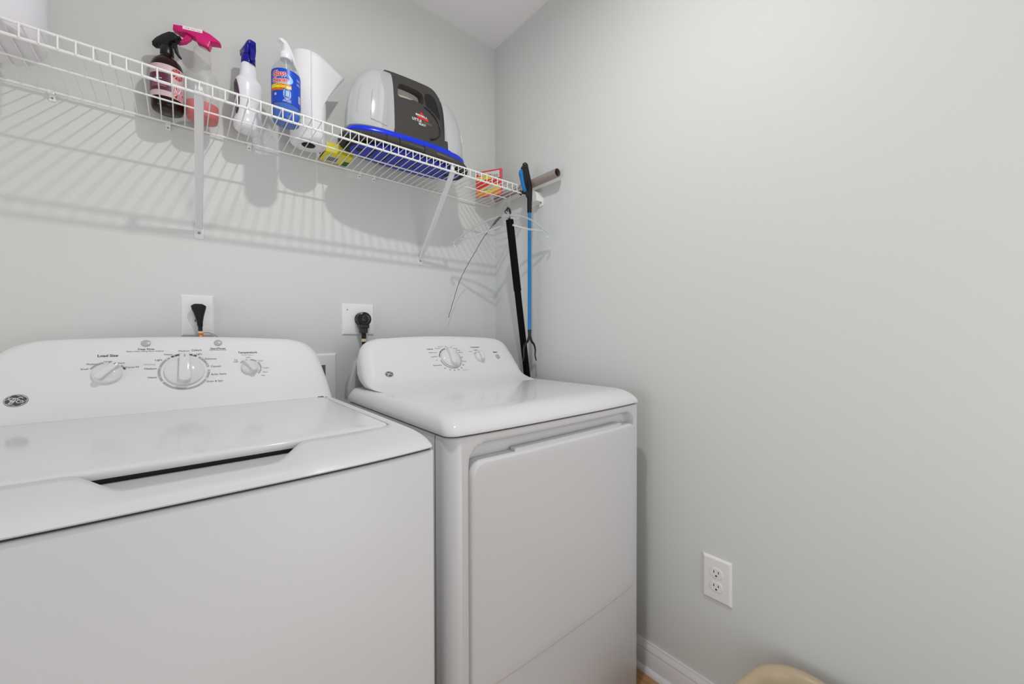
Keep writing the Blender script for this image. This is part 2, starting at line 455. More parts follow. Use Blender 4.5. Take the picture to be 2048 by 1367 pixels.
g.loft([gg, gt]); make('lid_gap_shade', g, MT['gap_shade'], wroot)  # dark block painted in for the shaded cavity below the lid
# lid
lid = G()
LR = lambda off, z, r=0.022: rr(LX0 + off, LX1 - off, LYF + off, LYB - off, max(r - off * 0.3, 0.008), z, 0.017, NX, NY, NC)
lid.loft([LR(0.004, 0.9150), LR(0.0008, 0.9158), LR(0.0, 0.9175), LR(0.0002, 0.9235), LR(0.0015, 0.9262), LR(0.0045, 0.9282), LR(0.010, 0.9292), LR(0.03, 0.9297), LR(0.09, 0.9300)])
lido = make('lid', lid, ENA, wroot, ang=60)
for xx in (LX1 - 0.004, LX0 + 0.004):
    g = G(); g.box(xx - 0.012, xx + 0.004, LYB - 0.004, LYB + 0.0006, 0.9265, 0.9294); g.box(xx + 0.008, xx + 0.013, LYB - 0.006, LYB - 0.002, 0.9255, 0.9278)
    make('lid_hinge', g, MT['slot_mid'], wroot, bevel=0.0006)
# console
WB, WZ0, WY0 = 0.58, 0.925, -0.285
wprof = [(0.9245, -0.2875, 0.004, 0), (0.930, -0.2825, 0.0045, 0), (0.945, -0.2735, 0.006, 0), (0.968, -0.2601, 0.009, 0), (1.008, -0.2369, 0.017, 0), (1.03, -0.2241, 0.0215, 0), (1.048, -0.2137, 0.027, 0),
         (1.062, -0.2055, 0.034, 0.0004), (1.072, -0.1997, 0.042, 0.001), (1.081, -0.1945, 0.052, 0.002), (1.088, -0.1900, 0.065, 0.003), (1.0935, -0.1860, 0.082, 0.004), (1.0965, -0.1815, 0.100, 0.0055), (1.0975, -0.174, 0.118, 0.0065), (1.0978, -0.150, 0.135, 0.0065)]
g = G(); g.loft(console_rings(WX0, WX1, wprof, lambda z: -0.115, 0.022), cap0=False)
con = make('control_console', g, MT['console'], wroot, ang=50)
# print
WT = [
 ('Load Size',-1.3076,1.0597,0.0339,0),('Small',-1.3436,1.0309,0.0116,0),('Medium',-1.3321,1.0414,0.0174,0),('Large',-1.3070,1.0459,0.0123,0),
 ('Super',-1.2839,1.0415,0.0119,0),('Precise Fill',-1.2656,1.0315,0.0233,0),('Deep Rinse',-1.2418,1.0728,0.0300,0),('Select when adding Fabric Softener',-1.2426,1.0680,0.0689,0),
 ('Fill',-1.1994,1.0928,0.0068,0),('Soak',-1.1803,1.0927,0.0109,0),('Wash',-1.1607,1.0925,0.0122,0),('Rinse',-1.1412,1.0923,0.0125,0),('Spin',-1.1222,1.0922,0.0101,0),
 ('Medium',-1.1701,1.0675,0.0219,0),('Colors',-1.1448,1.0688,0.0205,0),('Heavy',-1.2003,1.0588,0.0162,0),('Light',-1.1399,1.0583,0.0128,0),('Light',-1.2185,1.0460,0.0134,0),
 ('Delicates',-1.1158,1.0459,0.0242,0),('Whites',-1.2353,1.0365,0.0216,1),('Medium',-1.2333,1.0263,0.0216,0),('Casuals',-1.1055,1.0262,0.0211,0),('Heavy',-1.2294,1.0051,0.0161,0),
 ('Bulky Items',-1.1000,1.0055,0.0317,0),('Drain & Spin',-1.1091,0.9886,0.0332,0),('Start/Pause',-1.0993,1.0724,0.0326,0),('Hold 3 secs to Stop',-1.0995,1.0678,0.0368,0),
 ('Pause',-1.0679,1.0903,0.0125,0),('Lid Locked',-1.0626,1.0827,0.0250,0),('Temperature',-1.0335,1.0594,0.0443,0),('Wash/Rinse',-1.0340,1.0532,0.0279,1),('Tap',-1.0617,1.0406,0.0078,0),
 ('Cold',-1.0620,1.0360,0.0101,0),('Cold',-1.0333,1.0464,0.0093,0),('Cool',-1.0045,1.0364,0.0096,0),('Colors',-0.9930,1.0167,0.0132,0),('Warm',-0.9959,1.0053,0.0119,0),('Hot',-1.0008,0.9969,0.0077,0)]
GW = {'load': G(), 'main': G(), 'temp': G()}
for s_, x, z, w, c in WT:
    f = basis(WY0, WB, WZ0, x, z)
    g = GW['load' if x < -1.25 and z < 1.062 else 'temp' if x > -1.07 and z < 1.062 else 'main']
    put_text(g, s_, lambda u, v, f=f: f(u, v, 0.0007), width=w, mi=c, bold=(s_ in ('Load Size', 'Deep Rinse', 'Temperature', 'Start/Pause') or s_ == 'Colors' and w > 0.015))
g = GW['main']; fm = basis(WY0, WB, WZ0, -1.1692, 1.0169); MR = 0.0395
for a0, a1, mi in ((-32, -8, 0), (8, 30, 0), (36, 64, 2), (-64, -36, 2), (-120, -64, 2), (66, 78, 2), (88, 118, 2), (122, 236, 2)):
    arc(g, fm, MR * 1.17, MR * 1.29, a0, a1, 0.0007, mi)
for a in (-24, 21, -44, -76, -106, 44, 72, 94, 116):
    q = radians(90 - a); dot(g, fm, MR * 1.23 * cos(q), MR * 1.23 * sin(q), 0.0013, 0.0010, 3)
g = GW['load']; fl_ = basis(WY0, WB, WZ0, -1.3068, 1.0178); LRd = 0.0255
arc(g, fl_, LRd * 1.14, LRd * 1.28, -62, -14, 0.0007, 2); arc(g, fl_, LRd * 1.14, LRd * 1.28, 58, 70, 0.0007, 0); arc(g, fl_, LRd * 1.14, LRd * 1.28, 46, 56, 0.0007, 2)
g = GW['temp']; ft = basis(WY0, WB, WZ0, -1.0307, 1.0186); TR = 0.0205
arc(g, ft, TR * 1.16, TR * 1.33, 5, 40, 0.0007, 2); arc(g, ft, TR * 1.16, TR * 1.33, 50, 95, 0.0007, 2); arc(g, ft, TR * 1.16, TR * 1.33, 100, 135, 0.0007, 2); arc(g, ft, TR * 1.16, TR * 1.33, -52, -34, 0.0007, 2)
g = GW['main']
for x, z in ((-1.2189, 1.0861), (-1.1994, 1.0861), (-1.1802, 1.086), (-1.1609, 1.0858), (-1.1417, 1.0857), (-1.1224, 1.0855), (-1.0797, 1.0904), (-1.0795, 1.0829)):
    dot(g, basis(WY0, WB, WZ0, x, z), 0, 0, 0.0014, 0.0008, 0)
f = basis(WY0, WB, WZ0, 0, 1.0861)
g.prism([(-1.2335, -0.0002), (-1.2189, -0.0002), (-1.2189, 0.0002), (-1.2335, 0.0002)], f, 0.0002, 0.0006, mi=2)
g.prism([(-1.1994, -0.0002), (-1.1224, -0.0002), (-1.1224, 0.0002), (-1.1994, 0.0002)], f, 0.0002, 0.0006, mi=1)
for g in GW.values(): make('printed_legend', g, [MT['ink'], MT['ink_light'], MT['ink_mid'], MT['plastic_white']], con, smooth=False)
knob(con, fm, MR, 0.0, 0.027, label='large centre cycle dial with pointer straight up')
knob(con, fl_, LRd, radians(-42), 0.024, label='small left load size dial pointing up to the right')
knob(con, ft, TR, radians(35), 0.023, label='small right temperature dial pointing up to the left')
button(con, basis(WY0, WB, WZ0, -1.2426, 1.087), 0.0092)
button(con, basis(WY0, WB, WZ0, -1.0987, 1.0866), 0.0088)
emblem(con, basis(WY0, WB, WZ0, -1.4359, 0.9733), 0.0164, 0.0138)

# ----------------------------------------------------------------- DRYER
DX0, DX1 = -0.7696, -0.0836
DC = (DX0 + DX1) / 2
DYF, DBOW = -0.8455, 0.012
droot = thing('clothes_dryer', 'white front-load clothes dryer with square door, in the corner right of the washer', 'dryer', (DC, -0.55, 0))
dzt = 0.8965
def dring(ins, z, r=0.03, yoff=0.0, back=-0.215): return rr(DX0 + ins, DX1 - ins, DYF + ins + yoff, back - ins, r, z, DBOW, 28, 6, 8)
# cabinet: sides/back as a shell, front panel with a pressed bay for the door
def front_y(x, z):
    u = min(1, abs((x - DC) / 0.343)); return DYF - DBOW * (1 - u ** 3)
g = G(); g.loft([dring(0.003, 0.0), dring(0, 0.02), dring(0, dzt - 0.004), dring(0.0015, dzt - 0.001), dring(0.004, dzt)], cap0=True, cap1=True)
# cut the front face out of the shell and replace it by the bay panel
PX0, PX1, PZ0, PZ1 = DX0 + 0.033, DX1 - 0.020, 0.10, 0.882
BX0, BX1, BZ1, BR = DX0 + 0.045, DX1 - 0.040, 0.8800, 0.045
keep_v = g.v; nf = []; nm = []
for f_, m_ in zip(g.f, g.m):
    c = sum((g.v[i] for i in f_), Vector()) / len(f_)
    if len(f_) == 4 and c.y < DYF - 0.0001 + 0.004 and DX0 + 0.031 < c.x < DX1 - 0.031 and 0.05 < c.z < dzt - 0.005: continue
    nf.append(f_); nm.append(m_)
g.f = nf; g.m = nm
NXP, NZP = 150, 170
def bay_depth(x, z):
    # rounded-rectangle bay, deepest at the top, fading out towards the bottom right
    dx = min(x - BX0, BX1 - x); dz = BZ1 - z
    if dz < BR and dx < BR:
        d = BR - sqrt(max(0, (BR - dx)) ** 2 + max(0, (BR - dz)) ** 2)
    else: d = min(dx, dz)
    zlow = 0.350
    d = min(d, z - zlow)
    w = 0.010
    t = max(0.0, min(1.0, d / w)); t = t * t * (3 - 2 * t)
    return 0.028 * t
xa, xb = DX0 + 0.03, DX1 - 0.03
V = []; F = []
for j in range(NZP + 1):
    z = 0.02 + (dzt - 0.004 - 0.02) * j / NZP
    for i in range(NXP + 1):
        x = xa + (xb - xa) * i / NXP
        V.append((x, front_y(x, z) + bay_depth(x, z), z))
for j in range(NZP):
    for i in range(NXP):
        a = j * (NXP + 1) + i; F.append((a, a + 1, a + NXP + 2, a + NXP + 1))
g.add(V, F)
make('cabinet', g, MT['enamel_panel'], droot, ang=50)
g = G(); g.loft([dring(0.005, dzt - 0.001), dring(0.005, dzt + 0.0045)]); make('top_gap_seam', g, MT['seam'], droot)
g = G(); g.box(DX0 - 0.0006, DX0 + 0.001, -0.7935, -0.792, 0.02, dzt - 0.001); make('side_panel_seam', g, MT['slot_mid'], droot, smooth=False)
# door
def rr_front(x0, x1, z0, z1, r, n=10, rb=None):
    P = []
    for cx, cz, a0, q in ((x1 - r, z1 - r, 0, r), (x0 + r, z1 - r, pi / 2, r), (x0 + (rb or r), z0 + (rb or r), pi, rb or r), (x1 - (rb or r), z0 + (rb or r), 1.5 * pi, rb or r)):
        for k in range(n + 1): P.append((cx + q * cos(a0 + pi / 2 * k / n), cz + q * sin(a0 + pi / 2 * k / n)))
    # densify straight runs
    out = []
    for (a, b_), (c, d) in zip(P, P[1:] + P[:1]):
        m = 18 if sqrt((c - a) ** 2 + (d - b_) ** 2) > 0.2 else 1
        for k in range(m): out.append((a + (c - a) * k / m, b_ + (d - b_) * k / m))
    return out
DO = (DX0 + 0.047, DX1 - 0.043, 0.352, 0.8435)
g = G(); R = []
for ins, dy in ((0.003, 0.026), (0.0, 0.024), (0.0, 0.000), (0.0006, -0.0035), (0.0022, -0.006), (0.005, -0.0075), (0.0075, -0.0079), (0.03, -0.0080)):
    P = rr_front(DO[0] + ins, DO[1] - ins, DO[2] + ins, DO[3] - ins, 0.030)
    R.append([(x, front_y(x, z) + dy, z) for x, z in P])
R_last = R[-1]
# closing face as grid strips: fan to inner smaller rings
R2 = R
for s_ in (0.985, 0.93, 0.8, 0.6, 0.4, 0.1):
    cx, cz = (DO[0] + DO[1]) / 2, (DO[2] + DO[3]) / 2
    R2.append([(cx + (x - cx) * s_, front_y(cx + (x - cx) * s_, 0) - 0.0080, cz + (z - cz) * s_) for x, _, z in R_last])
g.loft(R2, cap0=False, cap1=True)
door = make('door', g, MT['enamel_panel'], droot, ang=50)
g = G()
for zz in (0.786, 0.605, 0.425):
    g.lathe((0, 0, 0), [(0.0028, 0), (0.0028, 0.0006)], 14)
hole = []
for zz in (0.786, 0.605, 0.425):
    g = G(); fn = lambda p, zz=zz: (DO[0] - 0.0003 - p.z * 0.9, front_y(DO[0], 0) + 0.0095 + p.x, zz + p.y)
    g.lathe((0, 0, 0), [(0.0032, 0), (0.0032, 0.0006)], 14); g.xf(fn); make('hinge_hole', g, MT['slot'], door, smooth=False)
g = G(); hx0, hx1 = -0.60, -0.19
g.loft([[(x, front_y(x, 0) + a, z) for a, z in ((0.020, 0.842), (0.004, 0.842), (0.004, 0.8485), (0.006, 0.8505), (0.020, 0.8505))] for x in [hx0 + (hx1 - hx0) * i / 20 for i in range(21)]])
make('door_pull', g, MT['enamel_panel'], door, ang=40)
# top and console
g = G()
def tring(f_in, s_in, z, r, b_in=0.0, back=-0.205): return rr(DX0 + s_in, DX1 - s_in, DYF + f_in, back - b_in, r, z, DBOW, 40, 20, 8)
T = [tring(0.006, 0.004, 0.9005, 0.025), tring(-0.0015, -0.0008, 0.9005, 0.025), tring(-0.0022, -0.001, 0.903, 0.026), tring(0.0, 0.0, 0.9085, 0.027), tring(0.004, 0.002, 0.915, 0.028), tring(0.0115, 0.0055, 0.9225, 0.03),
     tring(0.021, 0.0095, 0.929, 0.032), tring(0.033, 0.015, 0.9345, 0.034), tring(0.047, 0.022, 0.9382, 0.036), tring(0.062, 0.031, 0.9398, 0.038), tring(0.09, 0.05, 0.9402, 0.04)]
g.loft(T, cap0=True, cap1=True)
top = make('top_panel', g, ENA, droot, ang=60)
DB, DZ0, DY0 = 0.75, 0.97, -0.325
def dyf(z): return DY0 + DB * (z - DZ0)
dprof = [(0.9385, -0.445, 0.050, 0), (0.9402, -0.432, 0.043, 0), (0.9418, -0.410, 0.036, 0), (0.9445, -0.386, 0.031, 0), (0.950, -0.360, 0.0275, 0), (0.958, -0.3405, 0.0255, 0), (0.968, -0.3262, 0.0245, 0), (0.985, -0.3137, 0.0255, 0), (1.02, -0.2875, 0.0300, 0), (1.045, -0.2688, 0.0355, 0),
         (1.058, -0.2590, 0.0400, 0.0005), (1.068, -0.2515, 0.0455, 0.001), (1.078, -0.2440, 0.0545, 0.002), (1.086, -0.2380, 0.066, 0.003), (1.0920, -0.2325, 0.082, 0.004), (1.0962, -0.2265, 0.100, 0.0055), (1.0980, -0.2190, 0.118, 0.007), (1.0984, -0.205, 0.135, 0.007)]
def dyb(z): return -0.193 if z > 1.02 else -0.193 - 0.09 * ((1.02 - z) / 0.08) ** 2
g = G(); g.loft(console_rings(DX0, DX1, dprof, dyb, 0.035), cap0=False)
dcon = make('control_console', g, MT['console'], droot, ang=60)
g = G()
g.loft([rr(DX0 + 0.004, DX1 - 0.004, -0.21, -0.175, 0.006, 0.90), rr(DX0 + 0.006, DX1 - 0.006, -0.21, -0.175, 0.006, 0.945), rr(DX0 + 0.030, DX1 - 0.030, -0.21, -0.178, 0.006, 1.02), rr(DX0 + 0.07, DX1 - 0.07, -0.212, -0.182, 0.006, 1.06)])
make('console_backplate', g, MT['galv'], droot, ang=40)
DT = [('Cottons',-0.4948,1.0591,0.0244,0),('More Dry',-0.4617,1.0602,0.0219,0),('Easy Care',-0.4486,1.0668,0.0206,0),('Off',-0.4269,1.0670,0.0063,0),('Timed Dry',-0.3934,1.0700,0.0259,1),
 ('60 min',-0.3885,1.0595,0.0162,0),('50 min',-0.3810,1.0522,0.0184,0),('40 min',-0.3726,1.0446,0.0185,0),('Optimum Dry',-0.4871,1.0463,0.0335,0),('Less Dry',-0.4878,1.0321,0.0235,0),('Off',-0.4827,1.0207,0.0059,0),
 ('Damp Alert',-0.4877,1.0024,0.0329,0),('30',-0.3745,1.0269,0.0065,0),('20 min',-0.3720,1.0124,0.0172,0),('10',-0.3826,1.0000,0.0064,0),('15',-0.3944,0.9904,0.0063,0),('20',-0.4100,0.9846,0.0062,0),
 ('30',-0.4273,0.9835,0.0061,0),('40',-0.4446,0.9861,0.0060,0),('50',-0.4621,0.9924,0.0059,0),('Easy Care',-0.3815,0.9817,0.0253,1),('Temperature',-0.2990,1.0618,0.0420,0),('Low',-0.3006,1.0518,0.0153,0),
 ('Medium',-0.3266,1.0466,0.0150,0),('Start',-0.2114,1.0416,0.0199,0)]
GD = {'timer': G(), 'temp': G(), 'start': G()}
for s_, x, z, w, c in DT:
    f = basis(DY0, DB, DZ0, x, z)
    g = GD['timer' if x < -0.34 else 'temp' if x < -0.25 else 'start']
    put_text(g, s_, lambda u, v, f=f: f(u, v, 0.0008), width=w, mi=c, bold=(s_ in ('Cottons', 'Temperature', 'Start')), height=None)
g = GD['timer']; fd = basis(DY0, DB, DZ0, -0.4248, 1.0251); DR = 0.0375
arc(g, fd, DR * 1.10, DR * 1.19, -82, -12, 0.0008, 0); arc(g, fd, DR * 1.10, DR * 1.19, 50, 262, 0.0008, 2)
for a in (-76, -60, -40, -22): q = radians(90 - a); dot(g, fd, DR * 1.145 * cos(q), DR * 1.145 * sin(q), 0.0011, 0.0011, 3)
g = GD['temp']; ftd = basis(DY0, DB, DZ0, -0.2953, 1.0243)
arc(g, ftd, 0.0235, 0.026, -60, -15, 0.0008, 2); arc(g, ftd, 0.0235, 0.026, 40, 80, 0.0008, 2)
for g in GD.values(): make('printed_legend', g, [MT['ink'], MT['ink_light'], MT['ink_mid'], MT['plastic_white']], dcon, smooth=False)
knob(dcon, fd, DR, 0.0, 0.026, label='large timer dial')
knob(dcon, ftd, 0.0205, 0.0, 0.023, label='small temperature dial')
button(dcon, basis(DY0, DB, DZ0, -0.2094, 1.0234), 0.0098)
emblem(dcon, basis(DY0, DB, DZ0, -0.6685, 0.9841), 0.0135, 0.0105)

# ================================================================= WALL PLATES
def plate_back(name, label, x0, x1, z0, z1, cat='outlet', d=0.006):
    root = thing(name, label, cat, ((x0 + x1) / 2, 0, (z0 + z1) / 2))
    g = G()
    rg = lambda i, y: [(x0 + i, y, z0 + i), (x1 - i, y, z0 + i), (x1 - i, y, z1 - i), (x0 + i, y, z1 - i)]
    g.loft([rg(0, 0), rg(0, -0.0015), rg(0.0035, -d * 0.85), rg(0.006, -d)], cap0=True)
    make('cover_plate', g, MT['plate'], root, ang=20)
    return root
def recept(root, cx, cz, wallfn, face_off=0.006):
    """duplex receptacle face; wallfn(u,v,w) u=horizontal, v=up, w=out of wall"""
    o = []
    for i in range(28):
        a = 2 * pi * i / 28; u, v = 0.0173 * cos(a), 0.0173 * sin(a); v = max(-0.0142, min(0.0142, v)); o.append((u + cx, v + cz))
    gg = G()
    gg.loft([[wallfn(u, v, face_off - 0.002) for u, v in o], [wallfn(u, v, face_off + 0.0012) for u, v in o], [wallfn(cx + (u - cx) * 0.94, cz + (v - cz) * 0.94, face_off + 0.0018) for u, v in o]])
    part = make('receptacle', gg, MT['plate'], root, ang=30)
    gg = G()
    ring_o = [(cx + (u - cx) * 1.06, cz + (v - cz) * 1.06) for u, v in o]
    for du, h in ((-0.0063, 0.0079), (0.0063, 0.0066)):
        gg.prism([(cx + du - 0.0011, cz + 0.0035 - h / 2), (cx + du + 0.0011, cz + 0.0035 - h / 2), (cx + du + 0.0011, cz + 0.0035 + h / 2), (cx + du - 0.0011, cz + 0.0035 + h / 2)], wallfn, face_off + 0.0015, face_off + 0.0021)
    pts = [(cx + 0.0025 * cos(a), cz - 0.0072 + 0.0025 * sin(a)) for a in [pi * k / 8 for k in range(9)]] + [(cx - 0.0025, cz - 0.0095), (cx + 0.0025, cz - 0.0095)]
    gg.prism(pts, wallfn, face_off + 0.0015, face_off + 0.0021)
    make('slots', gg, MT['slot'], part, smooth=False)
    return part

# washer outlet (partly hidden behind the console)
po = plate_back('power_outlet', 'white wall outlet above the washer, holding the black washer plug', -1.1754, -1.0969, 1.107, 1.2308)
bw_ = lambda u, v, w: (u, -w, v)
recept(po, -1.1362, 1.1885, bw_); recept(po, -1.1362, 1.1495, bw_)
pl_ = thing('power_plug', 'black flat washer plug with orange tagged cord, left wall outlet', 'plug', (-1.1362, -0.03, 1.19))
g = G()
prof = []
for t in range(15):
    q = t / 14; z = 1.2015 - 0.066 * q
    wv = 0.0155 * (1 - q) ** 1.6 + 0.0062
    if q < 0.08: wv = 0.011 + q * 80 * 0.0012
    wv = min(wv, 0.0178)
    dv = 0.012 * (1 - q) + 0.006
    prof.append([(-1.1352 + wv * cos(a) + 0.004 * q, -0.0225 - 0.008 * (1 - q) * 0.5 + dv * sin(a) * 1.0, z) for a in [2 * pi * k / 20 for k in range(20)]])
g.loft(prof); make('plug_body', g, MT['black_matte'], pl_)
g = G(); g.tube([(-1.1312, -0.022, 1.137), (-1.131, -0.024, 1.125), (-1.131, -0.03, 1.10), (-1.131, -0.034, 1.06)], 0.0052, 10)
make('cord', g, MT['black_matte'], pl_)
MT['orange'] = mat('orange_tag', (214, 120, 45), 0.6)
MT['tagw'] = mat('cream_tag_print', (225, 205, 180), 0.6)
g = G(); g.box(-1.1375, -1.1245, -0.0415, -0.034, 1.098, 1.1155, 0); g.box(-1.1365, -1.1255, -0.0405, -0.035, 1.1155, 1.121, 1)
g.box(-1.1335, -1.1285, -0.0418, -0.0414, 1.104, 1.109, 1)
make('warning_tag', g, [MT['orange'], MT['tagw']], pl_, smooth=False)
g = G(); g.tube([(-1.125, -0.035, 1.1165), (-1.112, -0.033, 1.1165), (-1.10, -0.03, 1.112), (-1.088, -0.03, 1.102)], 0.0007, 6)
make('tag_string', g, MT['slot'], pl_)

# dryer outlet, square plate, round plug
po = plate_back('dryer_outlet', 'white square wall outlet plate behind the dryer with round black plug', -0.7190, -0.5999, 1.1108, 1.2286)
g = G(); g.prism([(-0.70 + 0.0015 * cos(a), 1.205 + 0.0035 * sin(a)) for a in [2 * pi * k / 10 for k in range(10)]], bw_, 0.0055, 0.0063); make('plate_screw', g, MT['slot_mid'], po)
pg = thing('dryer_plug', 'round black dryer plug with a thick downward cord', 'plug', (-0.65, -0.03, 1.17))
cx, cz = -0.648, 1.1705
g = G(); n = 36
def disc_y(g, cx, cz, prof, mi=None):
    g.loft([[(cx + r * cos(2 * pi * k / n), -y, cz + r * sin(2 * pi * k / n)) for k in range(n)] for r, y in prof], mi=mi)
disc_y(g, cx, cz, [(0.026, 0.006), (0.026, 0.010), (0.0235, 0.012), (0.0235, 0.015), (0.026, 0.017), (0.026, 0.021), (0.0235, 0.023), (0.0235, 0.026), (0.0265, 0.028), (0.0265, 0.036), (0.025, 0.040), (0.021, 0.042), (0.019, 0.0412), (0.0125, 0.0408), (0.0115, 0.042), (0.009, 0.0425), (0.001, 0.0426)])
make('plug_body', g, MT['black'], pg, ang=40)
g = G()
g.loft([rr(cx - 0.019, cx + 0.019, -0.041, -0.012, 0.004, 1.150), rr(cx - 0.017, cx + 0.018, -0.041, -0.012, 0.004, 1.138), rr(cx - 0.0125, cx + 0.0135, -0.039, -0.014, 0.004, 1.136), rr(cx - 0.0115, cx + 0.0125, -0.039, -0.014, 0.004, 1.118)])
make('strain_relief', g, MT['black'], pg)
g = G(); g.tube([(cx + 0.0005, -0.027, 1.121), (cx + 0.001, -0.028, 1.10), (cx + 0.001, -0.033, 1.06), (cx, -0.045, 0.98)], 0.0083, 12, flat=0.8); make('cord', g, MT['black_matte'], pg)
g = G(); g.loft([[(cx + 0.0008 + 0.0092 * cos(2 * pi * k / 16), -0.0285 + 0.008 * sin(2 * pi * k / 16), z) for k in range(16)] for z in (1.0855, 1.0965)]); make('cord_label', g, MT['tagw'], pg)

# washer supply box plate between the machines
po = plate_back('supply_box', 'white wall box plate seen between washer and dryer', -0.865, -0.7395, 0.845, 1.0437, 'wall box', 0.009)
g = G(); g.box(-0.80, -0.7785, -0.0096, -0.0085, 0.96, 1.003); make('opening', g, MT['slot_mid'], po)
g = G(); g.prism([(-0.750 + 0.002 * cos(a), 0.86 + 0.002 * sin(a)) for a in [2 * pi * k / 10 for k in range(10)]], bw_, 0.0085, 0.0096); make('plate_screw', g, MT['slot_mid'], po)

# duplex outlet on the right wall
oy0, oz0, ow, oh = -1.0026, 0.4669, 0.0797, 0.1248
oc = oy0 - ow / 2; ozc = oz0 - oh / 2
po = thing('wall_outlet', 'white empty duplex outlet low on the right wall', 'outlet', (0, oc, ozc))
g = G(); rg = lambda i, d: [(-d, oy0 - i, oz0 - oh + i), (-d, oy0 - ow + i, oz0 - oh + i), (-d, oy0 - ow + i, oz0 - i), (-d, oy0 - i, oz0 - i)]
g.loft([rg(0, 0), rg(0, 0.002), rg(0.0035, 0.0055), rg(0.006, 0.0065)]); make('cover_plate', g, MT['plate'], po, ang=20)
rw = lambda u, v, w: (-w, oc - u, ozc + v)
recept(po, 0, 0.0195, rw, 0.0065); recept(po, 0, -0.0195, rw, 0.0065)
g = G(); g.prism([(0.003 * cos(a), 0.003 * sin(a)) for a in [2 * pi * k / 14 for k in range(14)]], rw, 0.006, 0.0082); make('plate_screw', g, MT['plastic_white'], po)

# ================================================================= WIRE SHELF
SZ = 1.7235; SY = -0.2983; SX0 = -1.4151; WR = 0.0030
sh = thing('wire_shelf', 'white wire shelf running along the back wall above the machines', 'shelf', (-0.75, 0, SZ))
XL, XR = -2.19, -0.040
lw = 0.0015
def rod(g, a, b, r, n=8): g.tube([a, b], r, n)
g = G(); rod(g, (XL, SY, SZ), (XR, SY, SZ), WR); make('front_top_rail', g, MT['wire'], sh)
g = G(); rod(g, (XL, SY, SZ - 0.028), (XR, SY, SZ - 0.028), WR * 1.1); make('front_lower_rail', g, MT['wire'], sh)
g = G(); rod(g, (XL, -0.158, SZ - 0.004), (XR - 0.02, -0.158, SZ - 0.004), 0.0024); make('middle_rail', g, MT['wire'], sh)
g = G(); rod(g, (XL, -0.012, SZ), (XR, -0.012, SZ), 0.0032); make('rear_rail', g, MT['wire'], sh)
i0 = int((XL - SX0) / 0.0254)
cw = None
for i in range(i0, 55):
    x = SX0 + 0.0254 * i
    if x > XR: break
    if cw is None:
        g = G()
        g.tube([(x, -0.010, SZ + 0.003), (x, -0.15, SZ + 0.003), (x, SY + 0.002, SZ + 0.003), (x, SY - 0.0035, SZ + 0.0005), (x, SY - 0.0042, SZ - 0.006), (x, SY - 0.0042, SZ - 0.029)], lw, 6)
        cw = make('cross_wire', g, MT['wire'], sh); x_first = x
    else:
        o = cw.copy(); COL.objects.link(o); o.parent = sh; o.location = (cw.location.x + x - x_first, 0, 0)
# wall clips
for x in (-1.4209, -1.199, -1.0016, -0.6515, -0.596, -0.30):
    g = G(); g.loft([rr(x - 0.006, x + 0.006, -0.016, 0.0, 0.002, z, 0, 2, 2, 2) for z in (SZ - 0.006, SZ + 0.002)])
    g.box(x - 0.0055, x + 0.0055, -0.003, 0, SZ - 0.019, SZ - 0.004); g.tube([(x - 0.006, -0.012, SZ), (x + 0.006, -0.012, SZ)], 0.0048, 10)
    g.prism([(x + 0.0022 * cos(a), SZ - 0.0125 + 0.0022 * sin(a)) for a in [2 * pi * k / 10 for k in range(10)]], bw_, 0.003, 0.0042, mi=1)
    make('wall_clip', g, [MT['wire'], MT['screw']], sh)
# support braces
def brace(label, xt, xb, zb, w=0.0095):
    root = thing('shelf_brace', label, 'bracket', (xb, 0, zb), 'diagonal shelf braces')
    g = G(); a = Vector((xt, SY + 0.002, SZ - 0.020)); b = Vector((xb, -0.006, zb + 0.012))
    # U channel: flat face to the room
    def sec(c, s=1.0): return [(c[0] - w * s, c[1], c[2]), (c[0] - w * s, c[1] - 0.006, c[2] - 0.002), (c[0] - w * s + 0.002, c[1] - 0.0085, c[2] - 0.003), (c[0] + w * s - 0.002, c[1] - 0.0085, c[2] - 0.003), (c[0] + w * s, c[1] - 0.006, c[2] - 0.002), (c[0] + w * s, c[1], c[2])]
    g.loft([sec(a), sec(a.lerp(b, 0.5)), sec(b, 0.95)])
    make('strut', g, MT['bracket'], root, ang=25)
    g = G(); out = [(xb - w * 1.25, zb + 0.020), (xb - w * 1.25, zb - 0.014)] + [(xb - w * 1.25 * cos(pi * k / 8), zb - 0.014 - 0.004 * sin(pi * k / 8)) for k in range(1, 8)] + [(xb + w * 1.25, zb - 0.014), (xb + w * 1.25, zb + 0.020)]
    g.prism(out, bw_, 0.0, 0.0025); fo = make('foot_plate', g, MT['bracket'], root, bevel=0.0005)
    g = G(); g.prism([(xb + 0.0035 * cos(a_), zb + 0.0035 * sin(a_)) for a_ in [2 * pi * k / 12 for k in range(12)]], bw_, 0.0025, 0.0042); make('screw', g, MT['screw'], fo, ang=25)
    g = G(); g.box(xt - w * 0.8, xt + w * 0.8, SY + 0.0045, SY + 0.0065, SZ - 0.026, SZ - 0.002); g.tube([(xt - w, SY, SZ - 0.028), (xt + w, SY, SZ - 0.028)], 0.0048, 10)
    make('rail_hook', g, MT['bracket'], root)
brace('white diagonal shelf brace below the pink trigger bottle', -1.1363, -1.131, 1.418)
brace('white diagonal shelf brace below the portable cleaner, nearer the corner', -0.4185, -0.400, 1.4225)
